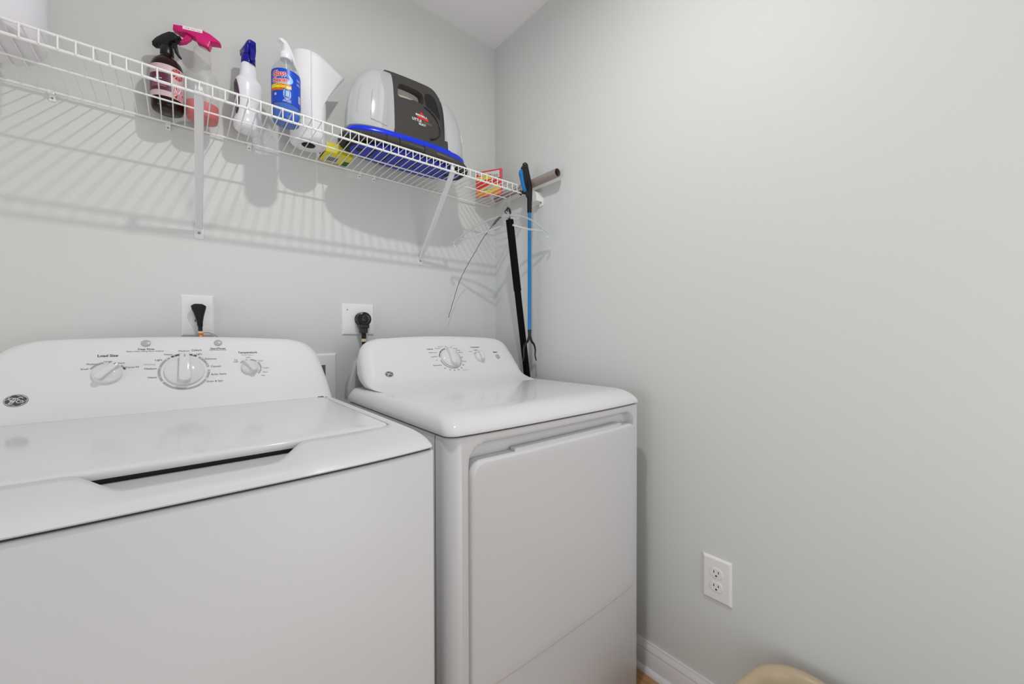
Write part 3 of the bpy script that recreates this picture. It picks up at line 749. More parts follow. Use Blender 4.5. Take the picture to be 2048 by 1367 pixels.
# end bracket on the right wall
eb = thing('end_bracket', 'white plastic end bracket holding the shelf to the right wall', 'bracket', (0, -0.295, 1.70))
g = G()
out = [(-0.262, 1.7255), (-0.290, 1.7255), (-0.322, 1.712), (-0.333, 1.690), (-0.333, 1.656), (-0.310, 1.652), (-0.308, 1.664), (-0.262, 1.664)]
g.loft([[(x, y, z) for y, z in out] for x in (0.0, -0.004)], mi=0)
g.loft([[(x, y, z) for y, z in [(-0.266, 1.7255), (-0.292, 1.7255), (-0.320, 1.711), (-0.328, 1.692), (-0.326, 1.672), (-0.266, 1.668)]] for x in (-0.004, -0.034)], mi=0)
make('bracket_body', g, MT['wire'], eb, bevel=0.0012)
g = G(); g.prism([(-0.325 + 0.0028 * cos(a), 1.668 + 0.0028 * sin(a)) for a in [2 * pi * k / 12 for k in range(12)]], lambda u, v, w: (-w, u, v), 0.004, 0.006); make('screw', g, MT['screw'], eb)

# ================================================================= THINGS ON THE SHELF
TOP = SZ + 0.003 + lw + 0.0003     # top of cross wires
# --- left white tub
MT['tub'] = mat('white_translucent_tub', (228, 227, 232), 0.3, sss=0.3)
t = thing('plastic_tub', 'large white plastic tub at the left end of the shelf', 'container', (-1.512, -0.185, TOP))
g = G(); g.lathe((-1.512, -0.185, TOP), [(0.095, 0.0), (0.108, 0.003), (0.113, 0.012), (0.1135, 0.06), (0.1145, 0.16), (0.1155, 0.25), (0.119, 0.252), (0.119, 0.262), (0.1155, 0.264)], 56)
make('tub_body', g, MT['tub'], t, ang=40)
g = G(); g.lathe((-1.512, -0.185, TOP), [(0.120, 0.2645), (0.122, 0.27), (0.121, 0.283), (0.114, 0.286), (0.001, 0.286)], 56); make('tub_lid', g, MT['tub'], t, ang=40)

# --- dark amber bottle
MT['amber'] = mat('dark_amber_plastic', (34, 10, 6), 0.12, spec=0.35)
MT['lbl_pink'] = mat('pale_pink_label', (214, 186, 190), 0.45)
MT['lbl_plum'] = mat('plum_label_panel', (96, 40, 66), 0.45)
MT['lbl_red'] = mat('red_flower_print', (190, 44, 44), 0.45)
MT['lbl_rose'] = mat('rose_petal_print', (214, 140, 160), 0.45)
MT['white_ink'] = mat('white_print', (238, 238, 238), 0.5)
c = Vector((-1.198, -0.066, TOP))
t = thing('amber_spray_bottle', 'dark amber spray bottle with pale pink label and black trigger', 'spray bottle', c)
pr0 = [(0.028, 0.0), (0.0325, 0.002), (0.0350, 0.010), (0.0355, 0.03), (0.0355, 0.112), (0.0345, 0.122), (0.0305, 0.134), (0.023, 0.143), (0.0155, 0.149), (0.0140, 0.153), (0.0140, 0.160)]
g = G(); g.lathe(c, pr0, 40); body = make('bottle_body', g, MT['amber'], t, ang=50)
def cyl_patch(g, c, r, a0, a1, z0, z1, mi, n=20, m=1):
    """patch on a cylinder; angle measured from the camera-facing direction (-y), + to the right"""
    V = []; F = []
    for j in range(m + 1):
        for i in range(n + 1):
            a = radians(a0 + (a1 - a0) * i / n); V.append((c[0] + r * sin(a), c[1] - r * cos(a), c[2] + z0 + (z1 - z0) * j / m))
    for j in range(m):
        for i in range(n): k = j * (n + 1) + i; F.append((k, k + 1, k + n + 2, k + n + 1))
    g.add(V, F, mi)
def cyl_blob(g, c, r, pts, mi):
    g.add([(c[0] + r * sin(radians(a)), c[1] - r * cos(radians(a)), c[2] + z) for a, z in pts], [tuple(range(len(pts)))], mi)
g = G()
cyl_patch(g, c, 0.0359, -115, 85, 0.028, 0.114, 0, 48)
cyl_patch(g, c, 0.0362, -90, 14, 0.043, 0.090, 1, 30)
for k in range(10):    # red bloom, upper right
    a = 2 * pi * k / 10
    g_pts = [(38 + 24 * cos(a + b) * (1 if q else 0.2), 0.097 + 0.015 * sin(a + b) * (1 if q else 0.2)) for b, q in ((0, 0), (-0.25, 1), (0.25, 1))]
    cyl_blob(g, c, 0.0364, g_pts, 2)
for k in range(9):     # rose petals, lower right
    a = 2 * pi * k / 9
    cyl_blob(g, c, 0.0364 + 0.0001 * (k % 2), [(40 + 24 * cos(a + b) * q, 0.046 + 0.017 * sin(a + b) * q) for b, q in ((0, 0.1), (-0.22, 1), (0.22, 1))], 3 if k % 3 else 2)
cyl_blob(g, c, 0.0366, [(28, 0.050), (44, 0.046), (50, 0.060), (38, 0.068), (26, 0.060)], 4)
f = lambda u, v: (c[0] + 0.0366 * sin(radians(-30) + u / 0.0366), c[1] - 0.0366 * cos(radians(-30) + u / 0.0366), c[2] + 0.072 + v)
for k in range(6): g.add([f(-0.008 + k * 0.0028, 0.0), f(-0.0062 + k * 0.0028, 0.0), f(-0.0062 + k * 0.0028, 0.0026), f(-0.008 + k * 0.0028, 0.0026)], [(0, 1, 2, 3)], 4)
for q in range(3): cyl_patch(g, c, 0.0364, -60, -2, 0.053 + 0.004 * q, 0.0542 + 0.004 * q, 3, 10)
make('paper_label', g, [MT['lbl_pink'], MT['lbl_plum'], MT['lbl_red'], MT['lbl_rose'], MT['white_ink']], body)
# trigger head generic: nozzle direction d (unit xy)
def trigger_head(parent, c, z0, d, mats, s=1.0, style='std'):
    d = Vector((d[0], d[1], 0)).normalized(); n = Vector((-d.y, d.x, 0))
    P = lambda a, b, h: c + d * a * s + n * b * s + Vector((0, 0, z0 + h * s))
    g = G()
    g.lathe((c[0], c[1], c[2] + z0), [(0.0155 * s, 0.0), (0.016 * s, 0.002 * s), (0.0155 * s, 0.018 * s), (0.0135 * s, 0.024 * s)], 28)
    collar = make('collar', g, mats[0], parent, ang=40)
    g = G()
    # hood: side outline extruded in width with rounding
    out = [(-0.013, 0.020), (-0.020, 0.026), (-0.036, 0.026), (-0.037, 0.034), (-0.026, 0.046), (-0.006, 0.058), (0.014, 0.066), (0.026, 0.064), (0.034, 0.056), (0.033, 0.046), (0.026, 0.040), (0.014, 0.036), (0.010, 0.022)]
    cxo = sum(p[0] for p in out) / len(out); czo = sum(p[1] for p in out) / len(out)
    R = []
    for b, k in ((-0.0105, 0.80), (-0.0095, 0.93), (-0.006, 1.0), (0.006, 1.0), (0.0095, 0.93), (0.0105, 0.80)):
        R.append([P(cxo + (a - cxo) * k, b, czo + (h - czo) * k) for a, h in out])
    g.loft(R); head = make('spray_head', g, mats[1], parent, ang=35)
    g = G()
    lev = [(0.018, 0.037), (0.026, 0.036), (0.027, 0.024), (0.031, 0.010), (0.039, -0.004), (0.035, -0.007), (0.026, 0.006), (0.021, 0.020)]
    g.loft([[P(a, b, h) for a, h in lev] for b in (-0.0055, 0.0055)]); make('trigger_lever', g, mats[2], parent, bevel=0.001)
    g = G(); g.tube([P(0.031, 0, 0.052), P(0.037, 0, 0.052)], 0.0058 * s, 14); make('nozzle', g, mats[3], parent)
    return head
trigger_head(t, c, 0.156, (0.80, -0.60), [MT['black']] * 4, 0.95)

# --- pink trigger bottle
MT['magenta'] = mat('magenta_plastic', (214, 22, 118), 0.25)
MT['frost'] = mat('frosted_clear_plastic', (208, 212, 209), 0.3, alpha=0.24)
MT['pinkliq'] = mat('coral_red_liquid', (222, 40, 50), 0.15)
c = Vector((-1.122, -0.070, TOP))
t = thing('pink_trigger_bottle', 'frosted square spray bottle with red liquid and magenta trigger', 'spray bottle', c)
g = G(); g.lathe(c, [(0.030, 0.0), (0.036, 0.003), (0.0385, 0.012), (0.039, 0.03), (0.039, 0.112), (0.0375, 0.122), (0.033, 0.131), (0.024, 0.138), (0.0215, 0.142), (0.0212, 0.168), (0.0225, 0.171), (0.0225, 0.175), (0.0205, 0.178), (0.0190, 0.200), (0.0160, 0.206)], 44, p=2.6)
body = make('bottle_body', g, MT['frost'], t, ang=50)
g = G(); g.lathe(c, [(0.029, 0.002), (0.035, 0.004), (0.0375, 0.013), (0.038, 0.03), (0.038, 0.042), (0.001, 0.042)], 44, p=2.6); make('liquid', g, MT['pinkliq'], body, ang=50)
# magenta hood points left, sloping fin to the right
g = G()
def tri_out(P, k0=1.0): return P
d = Vector((0.97, -0.25, 0)).normalized(); n_ = Vector((-d.y, d.x, 0)); hz = 0.206
Pp = lambda a, b, h: c + d * a + n_ * b + Vector((0, 0, hz + h))
out = [(-0.064, 0.034), (-0.063, 0.045), (-0.040, 0.048), (0.000, 0.052), (0.024, 0.044), (0.046, 0.030), (0.046, 0.025), (0.024, 0.022), (0.019, 0.004), (-0.008, 0.012), (-0.014, 0.024), (-0.038, 0.032), (-0.052, 0.028)]
cxo, czo = -0.005, 0.032
g.loft([[Pp(cxo + (a - cxo) * k, b, czo + (h - czo) * k) for a, h in out] for b, k in ((-0.013, 0.86), (-0.011, 0.97), (-0.006, 1.0), (0.006, 1.0), (0.011, 0.97), (0.013, 0.86))])
head = make('spray_head', g, MT['magenta'], t, ang=35)
g = G(); lev = [(-0.020, 0.030), (-0.034, 0.031), (-0.042, 0.014), (-0.056, 0.002), (-0.053, -0.002), (-0.036, 0.006), (-0.024, 0.020)]
g.loft([[Pp(a, b, h) for a, h in lev] for b in (-0.006, 0.006)]); make('trigger_lever', g, MT['magenta'], t, bevel=0.001)
g = G(); o_ = [(-0.040, 0.0375), (-0.040, 0.0465), (0.005, 0.0495), (0.005, 0.0395)]
g.loft([[Pp(a, b, h) for a, h in o_] for b in (-0.0136, -0.0128)]); 
for k in range(9):
    a = -0.036 + 0.0042 * k; g.loft([[Pp(a + q, b, h) for q, h in ((0, 0.041), (0.0024, 0.041), (0.0024, 0.0415 + 0.0035 * ((k * 7) % 3) / 3), (0, 0.0415 + 0.003 * ((k * 5) % 3) / 3))] for b in (-0.0139, -0.0135)], mi=1 + (k % 2))
make('sticker', g, [MT['white_ink'], MT['ink_mid'], MT['lbl_rose']], head, smooth=False)

# --- white bottle, blue sprayer
MT['white_hdpe'] = mat('white_hdpe_plastic', (236, 236, 240), 0.28, sss=0.1)
MT['navy'] = mat('deep_blue_plastic', (12, 14, 140), 0.2)
MT['purple'] = mat('purple_label', (112, 66, 104), 0.4)
MT['purple2'] = mat('magenta_label_swirl', (168, 66, 128), 0.4)
c = Vector((-1.010, -0.078, TOP))
t = thing('white_spray_bottle', 'white waisted spray bottle with blue sprayer head', 'spray bottle', c)
g = G(); rt_ = radians(20)
prf = [(0.028, 0.0), (0.036, 0.003), (0.0400, 0.012), (0.0400, 0.028), (0.0370, 0.036), (0.0340, 0.044), (0.0335, 0.06), (0.0345, 0.09), (0.0365, 0.115), (0.0372, 0.135), (0.0355, 0.148), (0.0300, 0.158), (0.0240, 0.164), (0.0225, 0.175), (0.0215, 0.19), (0.0195, 0.203), (0.0165, 0.2085)]
g.lathe(c, prf, 44, sx=1.0, sy=0.78, p=2.3, rot=rt_); body = make('bottle_body', g, MT['white_hdpe'], t, ang=60)
g = G()   # oval label on the side that looks left
V = []; nn = 40
def bott_pt(a, z):
    rr_ = 0.0
    for (r0, z0), (r1, z1) in zip(prf, prf[1:]):
        if z0 <= z <= z1: rr_ = r0 + (r1 - r0) * (z - z0) / (z1 - z0); break
    ca, sa = cos(a), sin(a); k = (abs(ca) ** 2.3 + abs(sa) ** 2.3) ** (-1 / 2.3)
    x, y = (rr_ + 0.0006) * ca * k, (rr_ + 0.0008) * 0.78 * sa * k
    return (c[0] + x * cos(rt_) - y * sin(rt_), c[1] + x * sin(rt_) + y * cos(rt_), c[2] + z)
for lev_, mi in ((1.0, 0), (0.86, 1), (0.55, 2)):
    R = []
    for q in (1.0, 0.75, 0.5, 0.25, 0.02):
        R.append([Vector(bott_pt(radians(183) + 0.46 * lev_ * q * cos(2 * pi * k / nn), 0.094 + 0.052 * lev_ * q * sin(2 * pi * k / nn) - (0.012 if mi else 0) * (1 if mi == 2 else 0.3))) + Vector((-0.0004 * mi, -0.0002 * mi, 0)) for k in range(nn)])
    g.loft(R, cap0=False, cap1=True, mi=mi)
make('oval_label', g, [MT['purple'], MT['ink'], MT['purple2']], body)
g = G(); g.lathe((c[0], c[1], c[2] + 0.2075), [(0.0185, 0.0), (0.0190, 0.004), (0.0180, 0.022), (0.0165, 0.026)], 24, sy=0.9); make('collar', g, MT['navy'], t, ang=40)
g = G(); dd = Vector((0.35, -0.94, 0)).normalized(); nv = Vector((-dd.y, dd.x, 0)); Pw = lambda a, b, h: c + dd * a + nv * b + Vector((0, 0, 0.2075 + h))
out = [(-0.018, 0.024), (-0.020, 0.040), (-0.012, 0.052), (0.002, 0.058), (0.016, 0.064), (0.026, 0.063), (0.026, 0.052), (0.018, 0.044), (0.013, 0.024)]
cxo, czo = 0.0, 0.042
g.loft([[Pw(cxo + (a - cxo) * k, b * (1.0 if h < 0.05 else 0.72), czo + (h - czo) * k) for a, h in out] for b, k in ((-0.0155, 0.82), (-0.0135, 0.95), (-0.008, 1.0), (0.008, 1.0), (0.0135, 0.95), (0.0155, 0.82))])
make('spray_head', g, MT['navy'], t, ang=40)
g = G(); lev = [(0.012, 0.040), (0.022, 0.040), (0.026, 0.022), (0.030, 0.002), (0.025, 0.000), (0.018, 0.020)]
g.loft([[Pw(a, b, h) for a, h in lev] for b in (-0.006, 0.006)]); make('trigger_lever', g, MT['navy'], t, bevel=0.001)

# --- glass cleaner bottle
MT['clear'] = clear_mat('clear_pet_plastic', (244, 248, 248), 0.09, 0.05)
MT['blueliq'] = mat('bright_blue_liquid', (0, 98, 205), 0.08)
MT['lbl_blue'] = mat('royal_blue_label', (18, 72, 196), 0.35)
MT['lbl_sky'] = mat('pale_blue_glow_print', (150, 190, 236), 0.35)
MT['lbl_yellow'] = mat('yellow_label_band', (240, 224, 40), 0.35)
MT['lbl_orange'] = mat('orange_label_band', (238, 150, 40), 0.35)
MT['lbl_brown'] = mat('rust_label_band', (196, 92, 40), 0.35)
MT['lbl_redtxt'] = mat('bright_red_lettering', (222, 40, 34), 0.35)
MT['lbl_slate'] = mat('slate_window_print', (92, 96, 150), 0.35)
c = Vector((-0.9315, -0.2035, TOP))
t = thing('glass_cleaner_bottle', 'clear bottle of blue glass cleaner with blue label and white pump', 'spray bottle', c)
pr0 = [(0.026, 0.0), (0.0335, 0.002), (0.0375, 0.010), (0.0380, 0.02), (0.0380, 0.138), (0.0370, 0.148), (0.0330, 0.160), (0.0260, 0.170), (0.0165, 0.177), (0.0135, 0.181), (0.0130, 0.196)]
g = G(); g.lathe(c, pr0, 48, cap1=False); body = make('bottle_body', g, MT['clear'], t, ang=60)
g = G(); g.lathe(c, [(0.025, 0.0012), (0.0325, 0.003), (0.0362, 0.011), (0.0367, 0.02), (0.0367, 0.060), (0.001, 0.060)], 48); make('liquid', g, MT['blueliq'], body, ang=50)
g = G(); R0 = 0.0384
# label outline has a domed top
V = []; F = []; NA = 48
def ltop(a): return 0.150 - 0.016 * (abs(a + 12) / 100.0) ** 1.6 if True else 0
for i in range(NA + 1):
    a = -112 + 200 * i / NA
    V += [(c[0] + R0 * sin(radians(a)), c[1] - R0 * cos(radians(a)), c[2] + 0.046), (c[0] + (R0 - 0.0003) * sin(radians(a)), c[1] - (R0 - 0.0003) * cos(radians(a)), c[2] + min(0.142, ltop(a)))]
for i in range(NA): F.append((2 * i, 2 * i + 2, 2 * i + 3, 2 * i + 1))
g.add(V, F, 0)
cf = -26    # centre of the front artwork, facing the camera
def lb(u, v, w=0.0): a = radians(cf) + u / R0; return (c[0] + (R0 + 0.0003 + w) * sin(a), c[1] - (R0 + 0.0003 + w) * cos(a), c[2] + v)
def lpoly(P, mi, w=0.0):
    Q = []
    for (a, b_), (c_, d_) in zip(P, P[1:] + P[:1]):
        m = max(1, int(abs(c_ - a) / 0.003))
        for k in range(m): Q.append((a + (c_ - a) * k / m, b_ + (d_ - b_) * k / m))
    # strip triangulation for convex outlines (fan around centroid keeps it on the curve closely enough)
    cu = sum(q[0] for q in Q) / len(Q); cv = sum(q[1] for q in Q) / len(Q)
    rings = [[lb(cu + (u - cu) * s_, cv + (v - cv) * s_, w) for u, v in Q] for s_ in (1, 0.66, 0.33, 0.02)]
    g.loft(rings, cap0=False, mi=mi)
lpoly([(0.027 * cos(2 * pi * k / 24) + 0.002, 0.112 + 0.0165 * sin(2 * pi * k / 24)) for k in range(24)], 1, 0.0001)
lpoly([(0.022 * cos(2 * pi * k / 24) - 0.003, 0.116 + 0.0150 * sin(2 * pi * k / 24)) for k in range(24)], 0, 0.0002)
lpoly([(-0.034, 0.0865), (0.024, 0.0865), (0.024, 0.0965), (0.0, 0.099), (-0.034, 0.0965)], 2, 0.0003)
lpoly([(-0.018, 0.0930), (0.024, 0.0930), (0.024, 0.0975), (-0.018, 0.0985)], 3, 0.0004)
lpoly([(-0.034, 0.0775), (0.004, 0.0785), (0.004, 0.0865), (-0.034, 0.0865)], 4, 0.0003)
lpoly([(0.010 * cos(2 * pi * k / 20) + 0.013, 0.071 + 0.0165 * sin(2 * pi * k / 20)) for k in range(20)], 1, 0.0002)
lpoly([(0.006, 0.060), (0.019, 0.058), (0.021, 0.083), (0.008, 0.085)], 5, 0.0004)
lpoly([(0.009, 0.064), (0.017, 0.063), (0.018, 0.079), (0.010, 0.080)], 1, 0.0005)
for du in (-0.021, -0.0175): lpoly([(du, 0.065), (du + 0.0022, 0.065), (du + 0.0022, 0.070), (du + 0.0011, 0.073), (du, 0.070)], 6, 0.0004)
for dv in (0.124, 0.1205, 0.112, 0.1085): lpoly([(0.040, dv), (0.052, dv), (0.052, dv + 0.0011), (0.040, dv + 0.0011)], 6, 0.0004)
lpoly([(0.046, 0.060), (0.056, 0.060), (0.056, 0.080), (0.046, 0.080)], 6, 0.0004)
for k in range(7): lpoly([(0.0475 + k * 0.0011, 0.0615), (0.0480 + k * 0.0011, 0.0615), (0.0480 + k * 0.0011, 0.0785), (0.0475 + k * 0.0011, 0.0785)], 5, 0.0005)
for txt, v, wd, hh in (('Glass', 0.1265, 0.036, 0.0160), ('Cleaner', 0.1085, 0.043, 0.0140)):
    ox = -0.008 if txt == 'Glass' else -0.006
    for q in range(8):
        a_ = 2 * pi * q / 8
        put_text(g, txt, lambda u, w_, a_=a_: lb(u + ox + 0.0011 * cos(a_), v + w_ + u * 0.06 + 0.0011 * sin(a_), 0.0005), width=wd, height=hh, mi=6, bold=True)
    put_text(g, txt, lambda u, w_: lb(u + ox, v + w_ + u * 0.06, 0.0008), width=wd, height=hh, mi=7, bold=True)
put_text(g, 'Concentrated Power', lambda u, w_: lb(u + 0.003, 0.0957 + w_, 0.0006), width=0.036, mi=4)
put_text(g, 'Formula', lambda u, w_: lb(u + 0.003, 0.0900 + w_, 0.0006), width=0.018, mi=4)
put_text(g, 'Streak Free', lambda u, w_: lb(u - 0.016, 0.0838 + w_, 0.0006), width=0.020, mi=2)
put_text(g, '32 FL OZ', lambda u, w_: lb(u + 0.014, 0.0530 + w_, 0.0006), width=0.018, mi=6)
put_text(g, '(946 mL)', lambda u, w_: lb(u + 0.012, 0.0493 + w_, 0.0006), width=0.020, mi=6)
make('printed_label', g, [MT['lbl_blue'], MT['lbl_sky'], MT['lbl_yellow'], MT['lbl_orange'], MT['lbl_brown'], MT['lbl_slate'], MT['white_ink'], MT['lbl_redtxt']], body)
g = G(); g.lathe((c[0], c[1], c[2] + 0.188), [(0.0155, 0.0), (0.016, 0.002), (0.0155, 0.018), (0.013, 0.0215), (0.008, 0.023)], 28); make('collar', g, MT['white_hdpe'], t, ang=40)
g = G(); dd = Vector((-0.86, -0.5, 0)).normalized(); nv = Vector((-dd.y, dd.x, 0)); Pw = lambda a, b, h: c + dd * a + nv * b + Vector((0, 0, 0.188 + h))
out = [(0.008, 0.020), (0.009, 0.034), (0.012, 0.042), (0.023, 0.044), (0.025, 0.048), (0.018, 0.053), (0.004, 0.054), (-0.008, 0.046), (-0.020, 0.028), (-0.034, 0.006), (-0.032, -0.012), (-0.025, -0.004), (-0.012, 0.018)]
cxo, czo = -0.004, 0.028
g.loft([[Pw(cxo + (a - cxo) * k, b, czo + (h - czo) * k) for a, h in out] for b, k in ((-0.0080, 0.86), (-0.0068, 0.96), (-0.004, 1.0), (0.004, 1.0), (0.0068, 0.96), (0.0080, 0.86))])
make('pump_head', g, MT['white_hdpe'], t, ang=40)
g = G(); g.tube([(c[0], c[1], c[2] + 0.19), (c[0] + 0.004, c[1], c[2] + 0.1), (c[0] + 0.010, c[1], c[2] + 0.064)], 0.0022, 8); make('dip_tube', g, MT['white_hdpe'], t)

# --- paper towel roll
MT['paper'] = mat('white_embossed_paper', (240, 240, 242), 0.9, spec=0.1, bump=0.5, bscale=420)
MT['core'] = mat('cardboard_core', (86, 80, 76), 0.9)
c = Vector((-0.8505, -0.108, TOP))
t = thing('paper_towel_roll', 'white paper towel roll standing upright with a loose sheet sticking out', 'paper towels', c)
g = G(); RO = 0.0525; HT = 0.278
g.lathe(c, [(0.0205, 0.012), (0.021, 0.0008), (RO - 0.002, 0.0), (RO, 0.002), (RO, HT - 0.002), (RO - 0.002, HT), (0.021, HT), (0.0205, HT - 0.02)], 56, cap0=False, cap1=False)
body = make('roll', g, MT['paper'], t, ang=50)
g = G(); g.lathe(c, [(0.0195, 0.0004), (0.0206, 0.0004), (0.0206, HT), (0.0195, HT), (0.0195, 0.0004)], 40, cap0=False, cap1=False); g.lathe(c, [(0.0200, 0.03), (0.001, 0.03)], 30, cap0=False); make('core_tube', g, MT['core'], t, ang=50)
g = G(); V = []; F = []; NN = 14; MM = 12     # tangential tail, drooping free corner
a0 = radians(-54)
for j in range(MM + 1):
    z = j / MM
    zz = 0.002 + (HT - 0.004) * z
    # free length peaks near the upper third then tapers to nothing at bottom
    L = 0.112 * max(0.0, (z - 0.40) / 0.60) ** 1.15
    for i in range(NN + 1):
        q = i / NN
        if q < 0.4:
            a = a0 - radians(40) * (1 - q / 0.4); p = (c[0] + (RO + 0.0008) * cos(a), c[1] + (RO + 0.0008) * sin(a))
        else:
            s_ = (q - 0.4) / 0.6 * L; p = (c[0] + (RO + 0.0008) * cos(a0) + s_ * 0.81, c[1] + (RO + 0.0008) * sin(a0) + s_ * 0.58)
        V.append((p[0], p[1], c[2] + zz))
for j in range(MM):
    for i in range(NN): k = j * (NN + 1) + i; F.append((k, k + 1, k + NN + 2, k + NN + 1))
g.add(V, F); o = make('loose_sheet', g, MT['paper'], t, ang=60)
md = o.modifiers.new('thick', 'SOLIDIFY'); md.thickness = 0.0006

# --- yellow packet
MT['yellow'] = mat('yellow_packet_film', (228, 214, 44), 0.3)
MT['lblw'] = mat('white_barcode_label', (214, 214, 208), 0.5)
MT['brown_dark'] = mat('dark_brown_side', (92, 80, 72), 0.6)
MT['green'] = mat('green_scour_pad', (70, 104, 44), 0.9)
px0, px1, py0, py1 = -0.797, -0.706, -0.105, -0.022
t = thing('yellow_sponge_packet', 'small yellow packet lying flat between paper towels and portable cleaner', 'packet', ((px0 + px1) / 2, (py0 + py1) / 2, TOP))
g = G(); g.loft([rr(px0, px1, py0, py1, 0.004, TOP), rr(px0, px1, py0, py1, 0.004, TOP + 0.034)]); body = make('wrapper', g, MT['yellow'], t, bevel=0.002)
g = G(); g.box(px0 - 0.0007, px0 + 0.001, py0 + 0.006, py1 - 0.006, TOP + 0.003, TOP + 0.031); make('end_flap', g, MT['brown_dark'], body)
g = G(); g.box(px0 + 0.012, px0 + 0.056, py0 + 0.030, py1 - 0.006, TOP - 0.0005, TOP + 0.0005, 0)
for k in range(17): g.box(px0 + 0.016 + k * 0.0021, px0 + 0.0166 + k * 0.0021 + 0.0005 * (k % 3), py0 + 0.034, py1 - 0.014, TOP - 0.0009, TOP - 0.0004, 1)
make('barcode_label', g, [MT['lblw'], MT['ink']], body, smooth=False)
g = G(); g.box(px1 - 0.018, px1 + 0.0008, py0 + 0.045, py1 + 0.0008, TOP - 0.0004, TOP + 0.012); make('scouring_pad', g, MT['green'], body, bevel=0.001)

# --- portable carpet cleaner
MT['charcoal'] = mat('charcoal_plastic', (62, 60, 58), 0.32, bump=0.05, bscale=500)
MT['charcoal_d'] = mat('dark_recess_plastic', (34, 33, 32), 0.4)
MT['cobalt'] = mat('cobalt_blue_plastic', (10, 50, 214), 0.22)
MT['cobalt_d'] = mat('dark_cobalt_base', (18, 36, 172), 0.35)
MT['hose'] = mat('black_ribbed_hose', (62, 58, 54), 0.42)
MT['tank'] = clear_mat('clear_tank_plastic', (232, 236, 236), 0.20, 0.50)
MT['kraft'] = mat('beige_handle_opening', (205, 196, 186), 0.6)
VC = Vector((-0.548, -0.186, TOP))
t = thing('portable_carpet_cleaner', 'portable carpet cleaner with clear tanks, blue base and black hose', 'carpet cleaner', VC)
def oval(hx, hy, z, n=64, p=2.6, cx=0.0, cy=0.0, tilt=0.0):
    P = []
    for i in range(n):
        a = 2 * pi * i / n; ca, sa = cos(a), sin(a); k = (abs(ca) ** p + abs(sa) ** p) ** (-1 / p)
        P.append((VC.x + cx + hx * ca * k, VC.y + cy + hy * sa * k, VC.z + z + tilt * ca))
    return P
# base foot, dark rim and blue underside with moulded ribs
g = G(); g.loft([oval(0.212, 0.070, 0.001, cx=0.01), oval(0.219, 0.074, 0.003, cx=0.01), oval(0.217, 0.072, 0.010, cx=0.01), oval(0.207, 0.064, 0.016, cx=0.01)]); make('base_rim', g, MT['black_matte'], t, ang=40)
g = G(); g.loft([oval(0.200, 0.072, 0.0, cx=0.01), oval(0.204, 0.076, 0.0015, cx=0.01), oval(0.204, 0.076, 0.010, cx=0.01)])
for k in range(7):
    x = -0.15 + 0.05 * k; g.loft([oval(0.014, 0.055, -0.0001, 24, 3, x), oval(0.016, 0.058, 0.004, 24, 3, x)])
under = make('underside_tray', g, MT['cobalt_d'], t, ang=30)
g = G()
for k in range(6):
    x = -0.125 + 0.05 * k; g.loft([oval(0.005, 0.060, -0.0003, 16, 3, x), oval(0.005, 0.060, 0.003, 16, 3, x)])
for sx in (-1, 1): g.lathe((VC.x + sx * 0.165, VC.y, VC.z - 0.0004), [(0.012, 0.0), (0.012, 0.003)], 20)
make('underside_grooves', g, MT['black_matte'], under, ang=30)
# body shell above the hose: blue band that dips towards the right
g = G(); g.loft([oval(0.190, 0.060, 0.010), oval(0.195, 0.062, 0.045)]); make('hose_channel', g, MT['charcoal_d'], t)
def band_top(x): return 0.0
R = []
for z, hx, hy in ((0.036, 0.208, 0.068), (0.038, 0.221, 0.079), (0.044, 0.224, 0.081), (0.052, 0.224, 0.080), (0.061, 0.220, 0.077), (0.063, 0.214, 0.073)):
    R.append(oval(hx, hy, z, cx=0.012, tilt=0.005 * (z > 0.05)))
g = G(); g.loft(R); make('blue_band', g, MT['cobalt'], t, ang=40)
# hose: wraps round the base in the channel
g = G(); pts = []; rad = []
NH = 960
perim = oval(0.222, 0.081, 0.0225, 720, cx=0.010)
for i in range(NH):
    q = i / NH; p_ = perim[int(q * 720) % 720]
    pts.append((p_[0], p_[1], p_[2] + 0.0)); rad.append(0.0172 if i % 4 < 2 else 0.0140)
g.tube(pts, rad, 14, closed=True); hose = make('hose', g, MT['hose'], t, ang=80)
g = G(); a = [perim[k] for k in range(548, 572)]; g.tube(a, 0.0182, 18); make('hose_cuff', g, MT['charcoal'], hose)
# tanks
def dome(cx, hx, hy, h, x_cut, side, z0=0.060):
    """quarter-ish dome shell from the centre panel outwards; side -1 left, +1 right"""
    V = []; F = []; NA_, NB = 30, 18
    for j in range(NB + 1):
        b = pi / 2 * j / NB
        for i in range(NA_ + 1):
            a = -pi / 2 + pi * i / NA_
            ca, sa = cos(a), sin(a); k = (abs(ca) ** 2.4 + abs(sa) ** 2.4) ** (-1 / 2.4)
            s_ = cos(b) ** 0.62
            V.append((VC.x + x_cut + side * hx * ca * k * s_, VC.y + hy * sa * k * s_ ** 0.8, VC.z + z0 + h * sin(b)))
    for j in range(NB):
        for i in range(NA_): q = j * (NA_ + 1) + i; F.append((q, q + 1, q + NA_ + 2, q + NA_ + 1))
    return V, F
g = G(); V, F = dome(0, 0.138, 0.070, 0.221, -0.072, -1); g.add(V, F)
tk = make('water_tank', g, MT['tank'], t, ang=70, label='clear domed tank at the left end')
g = G()   # moulded grip outline on the tank
def dpt(a, b, hx=0.138, hy=0.070, h=0.221, xc=-0.072, side=-1, off=0.0012):
    ca, sa = cos(a), sin(a); k = (abs(ca) ** 2.4 + abs(sa) ** 2.4) ** (-1 / 2.4); s_ = cos(b) ** 0.62
    return (VC.x + xc + side * (hx * ca * k * s_ + off * ca), VC.y + hy * sa * k * s_ ** 0.8 + off * sa, VC.z + 0.060 + h * sin(b))
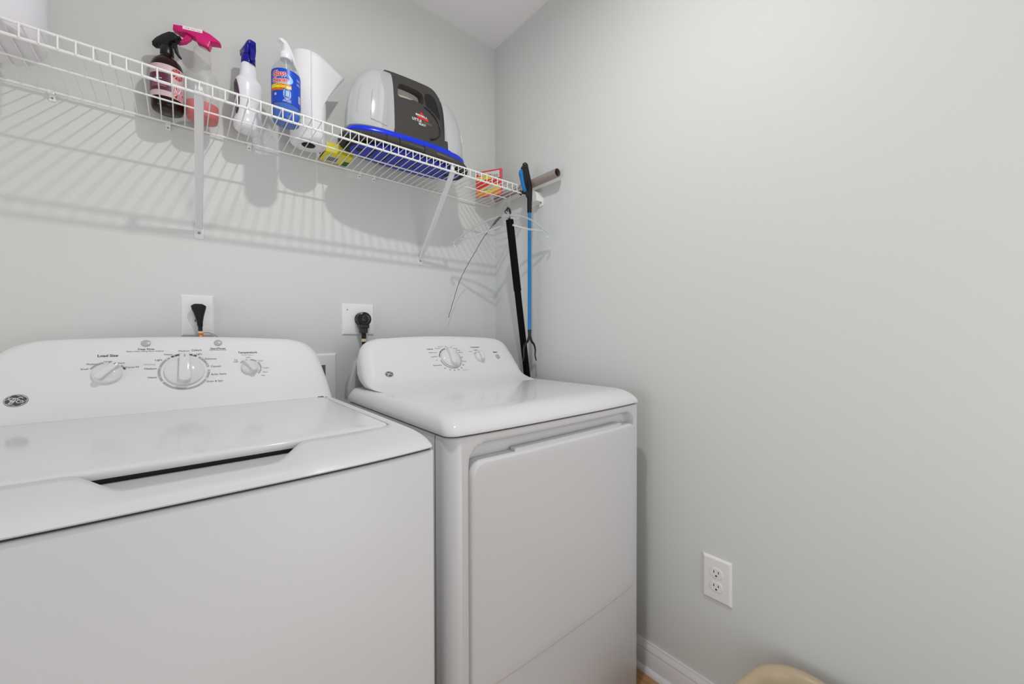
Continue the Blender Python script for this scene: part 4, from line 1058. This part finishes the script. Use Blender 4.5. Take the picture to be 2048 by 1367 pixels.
g.tube([dpt(radians(-38), radians(q)) for q in range(10, 40, 3)], 0.0014, 6); g.tube([dpt(radians(-58), radians(q)) for q in range(6, 34, 3)], 0.0016, 6)
g.tube([dpt(radians(-58 - q), radians(6 - q * 0.12)) for q in range(0, 22, 3)] + [dpt(radians(-80), radians(4 + q)) for q in range(0, 26, 4)], 0.0014, 6)
make('moulded_grip_lines', g, clear_mat('glossy_edge_plastic', (250, 250, 250), 0.9, 0.55), tk)
g = G(); V, F = dome(0, 0.108, 0.070, 0.198, 0.120, 1); g.add(V, F); tk2 = make('recovery_tank', g, MT['tank'], t, ang=70, label='clear domed tank at the right end')
g = G(); g.tube([dpt(radians(-30), radians(q), 0.108, 0.070, 0.198, 0.120, 1) for q in range(20, 30, 3)], 0.0016, 6)
make('tank_latch', g, MT['plastic_white'], tk2)
# centre carrier with handle: outline in x-z, leaning in at the top
o_out = [(-0.074, 0.058), (-0.073, 0.150), (-0.075, 0.205), (-0.081, 0.245), (-0.095, 0.276), (-0.088, 0.283), (-0.04, 0.288), (0.02, 0.291), (0.072, 0.292), (0.092, 0.288), (0.106, 0.278), (0.120, 0.255), (0.128, 0.215), (0.131, 0.150), (0.133, 0.062)]
o_in = [(-0.050, 0.200), (-0.049, 0.222), (-0.044, 0.246), (-0.036, 0.254), (-0.010, 0.256), (0.022, 0.255), (0.046, 0.250), (0.050, 0.236), (0.049, 0.208), (0.040, 0.205), (0.022, 0.209), (0.008, 0.210), (0.000, 0.206), (-0.020, 0.204)]
def carr(u, v, w): # w: 0 front .. 1 back
    yf = -0.072 + 0.205 * max(0, v - 0.08); yf = min(yf, -0.028)
    yb = 0.062 - 0.42 * max(0, v - 0.08); yb = max(yb, 0.002)
    return (VC.x + u, VC.y + yf + (yb - yf) * w, VC.z + v)
def ring_mesh(g, out, inn, w0, w1, bev=0.004):
    # bmesh triangle fill of outline with hole
    bm = bmesh.new(); loops = []
    for P in (out, inn):
        vs_ = [bm.verts.new((u, 0, v)) for u, v in P]; es = [bm.edges.new((vs_[i], vs_[(i + 1) % len(vs_)])) for i in range(len(vs_))]; loops.append(vs_)
    bmesh.ops.triangle_fill(bm, use_beauty=True, edges=bm.edges[:])
    bm.verts.index_update(); UV = [(v.co.x, v.co.z) for v in bm.verts]; FF = [tuple(v.index for v in f.verts) for f in bm.faces]; bm.free()
    g.add([carr(u, v, w0) for u, v in UV], FF); g.add([carr(u, v, w1) for u, v in UV], [f[::-1] for f in FF])
    for P in (out, inn):
        g.loft([[carr(u, v, w) for u, v in P] for w in (w0, w1)], cap0=False, cap1=False)
def smooth_poly(P, it=2):
    for _ in range(it):
        Q = []
        for (a, b_), (c_, d_) in zip(P, P[1:] + P[:1]): Q += [(a * .75 + c_ * .25, b_ * .75 + d_ * .25), (a * .25 + c_ * .75, b_ * .25 + d_ * .75)]
        P = Q
    return P
base_o = [p for p in o_out]
so = [o_out[0]] + smooth_poly(o_out, 1)[1:-2] + [o_out[-1]]
g = G(); ring_mesh(g, so, smooth_poly(o_in, 1), 0.0, 1.0); car = make('carry_handle_body', g, MT['charcoal'], t, ang=40, weld=True, bevel=0.003)
g = G()
fp = [(0.050, 0.200), (0.070, 0.192), (0.090, 0.176), (0.102, 0.156), (0.106, 0.130), (0.100, 0.105), (0.084, 0.088), (0.060, 0.078)]
fp2 = [(u - 0.0035, v - 0.004) for u, v in fp]
for (a, b_), (c_, d_), (e, f_), (h_, i_) in zip(fp, fp[1:], fp2, fp2[1:]):
    g.add([carr(a, b_, -0.012), carr(c_, d_, -0.012), carr(h_, i_, -0.03), carr(e, f_, -0.03)], [(0, 1, 2, 3)])
g.tube([carr(u, v, -0.01) for u, v in smooth_poly(fp, 0)], 0.0022, 8); make('panel_ridge', g, MT['charcoal_d'], car)
g = G(); dk = [(0.054, 0.252), (0.074, 0.262), (0.090, 0.258), (0.102, 0.240), (0.109, 0.205), (0.110, 0.165), (0.100, 0.178), (0.086, 0.190), (0.068, 0.200), (0.056, 0.206)]
g.loft([[carr(u, v, -0.006) for u, v in smooth_poly(dk, 1)], [carr(u, v, 0.02) for u, v in smooth_poly(dk, 1)]])
make('handle_recess', g, MT['black_matte'], car)
g = G(); g.loft([[carr(u * 1.04, 0.228 + (v - 0.228) * 1.05, q) for u, v in smooth_poly(o_in, 1)] for q in (0.86, 0.97)]); make('handle_backing', g, MT['kraft'], car)
# lettering on the front panel
g = G(); LC = (0.028, 0.140)
def vf(u, v): p = carr(LC[0] + u, LC[1] + v, 0.0); return (p[0], p[1] - 0.0014, p[2])
g.add([vf(-0.002, 0.022), vf(0.015, 0.0185), vf(0.007, 0.0335)], [(0, 1, 2)], 1)
put_text(g, 'BISSELL', lambda u, v: vf(u + 0.006, v + 0.0165 - u * 0.03), width=0.046, height=0.0075, mi=0, bold=True)
g.add([vf(-0.013, 0.004), vf(0.030, 0.002), vf(0.032, 0.0105), vf(-0.013, 0.0115)], [(0, 1, 2, 3)], 1)
put_text(g, 'LITTLE', lambda u, v: vf(u - 0.015, v - 0.0045), width=0.036, height=0.0100, mi=0, bold=True)
put_text(g, 'GREEN', lambda u, v: vf(u + 0.024, v - 0.0055), width=0.034, height=0.0095, mi=2)
put_text(g, 'SELECT', lambda u, v: vf(u + 0.005, v - 0.0165), width=0.028, height=0.0080, mi=0, bold=True)
MT['olive'] = mat('olive_green_print', (124, 132, 82), 0.5)
make('lettering', g, [MT['white_ink'], MT['lbl_redtxt'], MT['olive']], car, smooth=False)

# --- orange box
MT['bx_red'] = mat('red_orange_carton', (222, 62, 40), 0.4)
MT['bx_org'] = mat('orange_carton_print', (226, 140, 50), 0.4)
MT['bx_yel'] = mat('yellow_carton_print', (240, 208, 60), 0.4)
MT['bx_pink'] = mat('pink_carton_edge', (226, 92, 110), 0.4)
BA = Vector((-0.154, -0.060, TOP)); BB = Vector((-0.0965, -0.171, TOP)); bh = 0.112; bt = 0.013
be = (BB - BA).normalized(); BW = (BB - BA).length; bn = Vector((be.y, -be.x, 0))      # bn points out of the wide face, into the room
bf = lambda u, v, w=0.0: BA + be * u + bn * w + Vector((0, 0, v))
t = thing('orange_carton', 'small red and orange carton standing near the corner end of the shelf', 'box', BA.lerp(BB, 0.5))
g = G(); g.loft([[bf(0, z, 0), bf(BW, z, 0), bf(BW, z, -bt), bf(0, z, -bt)] for z in (0, bh)]); body = make('carton', g, MT['bx_pink'], t, smooth=False, bevel=0.0006)
g = G()
def art(fn, W, Hh):
    def q(u0, u1, v0, v1, mi, w=0.0): g.add([fn(u0 * W, v0 * Hh, w), fn(u1 * W, v0 * Hh, w), fn(u1 * W, v1 * Hh, w), fn(u0 * W, v1 * Hh, w)], [(0, 1, 2, 3)], mi)
    q(0.0, 0.96, 0.0, 0.97, 0); q(0.0, 0.96, 0.0, 0.22, 1, 0.0001)
    g.add([fn(u * W, v * Hh, 0.0002) for u, v in ((0.0, 0.15), (0.96, 0.15), (0.96, 0.42), (0.55, 0.40), (0.25, 0.30), (0.0, 0.22))], [(0, 1, 2, 3, 4, 5)], 1)
    q(0.03, 0.60, 0.64, 0.80, 2, 0.0002); q(0.10, 0.93, 0.83, 0.935, 3, 0.0003); q(0.62, 0.93, 0.66, 0.83, 3, 0.0002)
    g.add([fn((0.56 + 0.34 * cos(2 * pi * k / 20)) * W, (0.25 + 0.12 * sin(2 * pi * k / 20)) * Hh, 0.0004) for k in range(20)], [tuple(range(20))], 2)
    g.add([fn((0.58 + 0.22 * cos(2 * pi * k / 20)) * W, (0.29 + 0.055 * sin(2 * pi * k / 20)) * Hh, 0.0006) for k in range(20)], [tuple(range(20))], 5)
    q(0.30, 0.62, 0.225, 0.245, 6, 0.0008)
    put_text(g, 'Tang', lambda u, v: fn(0.26 * W + u, 0.885 * Hh + v, 0.0007), width=0.36 * W, height=0.11 * Hh, mi=4, bold=True)
    for k in range(6): q(0.66 + 0.04 * k, 0.675 + 0.04 * k, 0.68, 0.80, 6, 0.0004)
art(lambda u, v, w: bf(u, v, 0.0005 + w), BW, bh)
make('carton_artwork', g, [MT['bx_red'], MT['bx_org'], MT['bx_yel'], MT['lblw'], MT['white_ink'], MT['ink_light'], MT['ink']], body, smooth=False)

# --- cardboard tube
MT['tube'] = mat('grey_brown_cardboard', (158, 146, 140), 0.75, bump=0.2, bscale=120)
MT['tube_in'] = mat('brown_tube_inside', (104, 92, 82), 0.85)
tz = TOP + 0.0172
g = G(); r_ = 0.0168
R = []
for rr_, y in ((r_ - 0.0016, -0.06), (r_, -0.06), (r_, -0.2), (r_, -0.452), (r_ - 0.0016, -0.452)):
    R.append([(-0.0385 + rr_ * cos(2 * pi * k / 36), y, tz + rr_ * sin(2 * pi * k / 36)) for k in range(36)])
g.loft(R, cap0=False, cap1=False, mi=0)
R = [[(-0.0385 + (r_ - 0.0016) * cos(2 * pi * k / 36), y, tz + (r_ - 0.0016) * sin(2 * pi * k / 36)) for k in range(36)] for y in (-0.452, -0.06)]
g.loft(R, cap0=False, cap1=False, mi=1)
tag(make('cardboard_tube', g, [MT['tube'], MT['tube_in']], ang=40), 'grey-brown cardboard tube lying along the right wall on the shelf end', 'tube')

# ================================================================= HANGER, POLE, REACHER
MT['hgr'] = clear_mat('clear_hanger_plastic', (243, 245, 245), 0.18, 0.30)
hl = Vector((-0.307, -0.125, 1.495)); hr = Vector((-0.050, -0.410, 1.518)); hn = Vector((-0.160, -0.292, 1.592))
t = thing('clothes_hanger', 'clear plastic clothes hanger hanging from the shelf corner end', 'hanger', hn)
g = G()
def arm(a, b, curl):
    P = []
    for k in range(15):
        q = k / 14; p = a.lerp(b, q); p.z += 0.022 * sin(pi * q) ; P.append(p)
    d_ = (b - a); d_.z = 0; d_.normalize()
    P += [b + d_ * 0.004 + Vector((0, 0, -0.008)), b + d_ * 0.001 + Vector((0, 0, -0.017)), b - d_ * 0.009 + Vector((0, 0, -0.021))]
    return P
g.tube(arm(hn, hl, 1), [0.0075] * 4 + [0.0062] * 14, 12, flat=0.6); g.tube(arm(hn, hr, -1), [0.0075] * 4 + [0.0062] * 14, 12, flat=0.6)
mid = hl.lerp(hr, 0.5)
for k in (hl, hr):
    a = hn.lerp(k, 0.12) + Vector((0, 0, -0.03)); b = hn.lerp(k, 0.9) + Vector((0, 0, -0.002)); g.tube([a, a.lerp(b, 0.5) + Vector((0, 0, -0.004)), b], 0.0045, 10)
g.tube([hn + Vector((0, 0, 0.012)), hn + Vector((0, 0, -0.010))], 0.007, 10)
make('hanger_body', g, MT['hgr'], t)
g = G(); hkx = Vector((-0.148, SY, SZ - 0.028)); P = [hn + Vector((0, 0, 0.01)), Vector((-0.150, -0.2915, 1.66)), Vector((-0.146, -0.291, 1.688))]
for k in range(8):
    a = pi * k / 7; P.append(Vector((-0.147, SY + 0.0055 * cos(a), SZ - 0.0275 + 0.0062 * sin(a))))
P.append(Vector((-0.147, SY - 0.0055, SZ - 0.036)))
g.tube(P, 0.0012, 8); make('metal_hook', g, mat('grey_hook_steel', (190, 190, 192), 0.3, metal=0.6), t)

# black telescopic pole hung by its loop, foot in the gap beside the dryer
MT['foam'] = mat('black_foam_grip', (8, 8, 8), 0.9, spec=0.2)
p0 = Vector((-0.146, -0.286, 1.579)); p1 = Vector((-0.0142, -0.2665, 0.80))
t = thing('telescopic_pole', 'black telescopic pole leaning in the corner behind the dryer', 'pole', p1)
pq = lambda q: p0.lerp(p1, q)
g = G(); g.tube([pq(0.0), pq(0.004), pq(0.365)], [0.0150, 0.0158, 0.0158], 22); make('foam_grip', g, MT['foam'], t, ang=40)
g = G(); g.tube([pq(0.36), pq(0.37), pq(1.0)], [0.0145, 0.0138, 0.0138], 22); make('lower_shaft', g, MT['foam'], t, ang=40)
g = G(); tip = p0 + Vector((-0.006, -0.001, 0.032)); g.tube([pq(0.005), p0 + Vector((-0.002, 0, 0.006)), tip, tip + Vector((-0.002, 0, 0.010)), tip + Vector((-0.002, 0, 0.018))], [0.0052, 0.005, 0.0065, 0.0085, 0.003], 14)
neck = make('neck', g, MT['black'], t)
g = G()
lp = [tip + Vector((0.008 * 1, 0, 0.010)), tip + Vector((0.012, 0, -0.004)), tip + Vector((0.004, -0.002, -0.012)), tip + Vector((-0.018, -0.003, -0.011)), tip + Vector((-0.021, -0.002, -0.005)), tip + Vector((-0.008, 0, 0.010))]
g.tube(lp, 0.0022, 8); make('hanging_loop', g, MT['black'], t)

# dark wire with grey grip hanging beside it
MT['greygrip'] = mat('grey_wire_sleeve', (84, 84, 84), 0.5)
cp = [(-0.1700, -0.2790, 1.5935), (-0.1829, -0.270, 1.5861), (-0.1983, -0.240, 1.5557), (-0.2126, -0.190, 1.5081), (-0.2136, -0.135, 1.4613), (-0.2184, -0.086, 1.4144), (-0.2405, -0.060, 1.3502), (-0.2569, -0.045, 1.285), (-0.2793, -0.027, 1.1868)]
def spline(P, m=6):
    P = [Vector(p) for p in P]; Q = []
    for i in range(len(P) - 1):
        a, b, c_, d_ = P[max(i - 1, 0)], P[i], P[i + 1], P[min(i + 2, len(P) - 1)]
        for k in range(m):
            s_ = k / m; Q.append(0.5 * ((2 * b) + (c_ - a) * s_ + (2 * a - 5 * b + 4 * c_ - d_) * s_ ** 2 + (3 * b - a - 3 * c_ + d_) * s_ ** 3))
    Q.append(P[-1]); return Q
sp = spline(cp, 8)
for i, p in enumerate(sp): p.x += 0.0009 * sin(i * 1.9)
t = thing('dark_cord', 'thin dark wiry cord hanging from the pole tip towards the back wall', 'cord', sp[0])
g = G(); g.tube(sp, 0.0011, 7); g.tube([sp[50], sp[50] + Vector((0.006, 0, 0.001))], 0.0007, 6); make('strand', g, MT['slot'], t)
g = G(); g.tube(sp[6:17], [0.0025] + [0.0048] * 8 + [0.0035, 0.002], 10); make('sleeve', g, MT['greygrip'], t)

# reacher grabber
MT['sky'] = mat('bright_blue_tube', (18, 118, 186), 0.3)
rx, ry = -0.073, -0.3265
t = thing('reacher_grabber', 'blue and black reacher grabber tool hanging from the shelf end', 'grabber', (rx, ry, 1.62))
g = G(); g.tube([(rx, ry, 1.628), (rx - 0.0005, ry, 1.40), (rx - 0.001, ry, 1.130)], 0.0072, 20); make('blue_shaft', g, MT['sky'], t)
g = G()
P = [Vector((rx, ry, 1.612)), Vector((rx, ry, 1.65)), Vector((rx + 0.001, ry, 1.69)), Vector((rx + 0.0005, ry, 1.712)), Vector((rx - 0.007, ry, 1.745)), Vector((rx - 0.017, ry, 1.780)), Vector((rx - 0.024, ry, 1.800)), Vector((rx - 0.030, ry, 1.808))]
g.tube(P, [0.0094, 0.0100, 0.0112, 0.0115, 0.0112, 0.0110, 0.0120, 0.0060], 18); hb = make('handle', g, MT['black'], t)
g = G(); P = [(rx - 0.029, 1.806), (rx - 0.044, 1.785), (rx - 0.042, 1.775), (rx - 0.027, 1.715), (rx - 0.014, 1.672), (rx - 0.002, 1.675), (rx - 0.004, 1.715), (rx - 0.018, 1.765)]
g.loft([[(x, ry + b, z) for x, z in P] for b in (-0.006, 0.006)]); make('handle_web', g, MT['black'], t, bevel=0.002)
g = G(); P = [(rx - 0.045, 1.780), (rx - 0.053, 1.772), (rx - 0.055, 1.757), (rx - 0.047, 1.735), (rx - 0.040, 1.712), (rx - 0.026, 1.690), (rx - 0.020, 1.694), (rx - 0.029, 1.716), (rx - 0.036, 1.742), (rx - 0.040, 1.768)]
g.loft([[(x, ry + b, z) for x, z in smooth_poly(P, 1)] for b in (-0.0055, 0.0055)]); make('squeeze_trigger', g, MT['sky'], t, bevel=0.0015)
g = G(); g.tube([(rx - 0.008, ry, 1.690), (rx - 0.014, ry + 0.02, 1.697), (rx - 0.018, ry + 0.030, 1.700), (rx - 0.020, ry + 0.036, 1.690)], [0.006, 0.0075, 0.008, 0.006], 10); make('pivot_arm', g, MT['black'], t)
g = G(); g.tube([(rx - 0.001, ry, 1.132), (rx - 0.001, ry, 1.105)], [0.0078, 0.0062], 16)
jaw = make('jaw_mount', g, MT['black'], t)
for s_ in (-1, 1):
    P = spline([(rx - 0.001, ry, 1.112), (rx - 0.001 + s_ * 0.010, ry, 1.086), (rx - 0.001 + s_ * 0.024, ry, 1.072), (rx - 0.001 + s_ * 0.032, ry, 1.050), (rx - 0.001 + s_ * 0.031, ry, 1.026), (rx - 0.001 + s_ * 0.0375, ry, 1.003)], 4)
    m = len(P); g = G(); g.tube(P, [0.0062 - 0.0036 * k / (m - 1) for k in range(m)], 10, flat=0.7); make('claw', g, MT['black'], t)

# ================================================================= LAUNDRY BASKET
MT['tan'] = mat('tan_plastic', (184, 166, 138), 0.35)
bc = Vector((-0.262, -1.408, 0.0)); rot_b = radians(-9)
t = thing('laundry_basket', 'tan plastic laundry basket on the floor by the right wall', 'basket', bc)
def bring(hx, hy, z, r):
    out = rr(-hx, hx, -hy, hy, r, z, 0, 10, 14, 10)
    return [(bc.x + x * cos(rot_b) - y * sin(rot_b), bc.y + x * sin(rot_b) + y * cos(rot_b), zz) for x, y, zz in out]
HB = 0.30
g = G()
g.loft([bring(0.135, 0.185, 0.004, 0.06), bring(0.145, 0.195, 0.0, 0.065), bring(0.150, 0.200, 0.01, 0.07), bring(0.176, 0.226, HB - 0.02, 0.085), bring(0.180, 0.230, HB - 0.012, 0.088),
        bring(0.190, 0.240, HB - 0.018, 0.092), bring(0.199, 0.249, HB - 0.014, 0.096), bring(0.202, 0.252, HB - 0.004, 0.098), bring(0.198, 0.248, HB + 0.003, 0.096), bring(0.190, 0.240, HB + 0.005, 0.092), bring(0.181, 0.231, HB + 0.002, 0.088), bring(0.174, 0.224, HB - 0.008, 0.084),
        bring(0.170, 0.220, HB - 0.03, 0.082), bring(0.146, 0.196, 0.014, 0.065), bring(0.135, 0.185, 0.008, 0.06)], cap0=True, cap1=True)
make('basket_body', g, MT['tan'], t, ang=50)
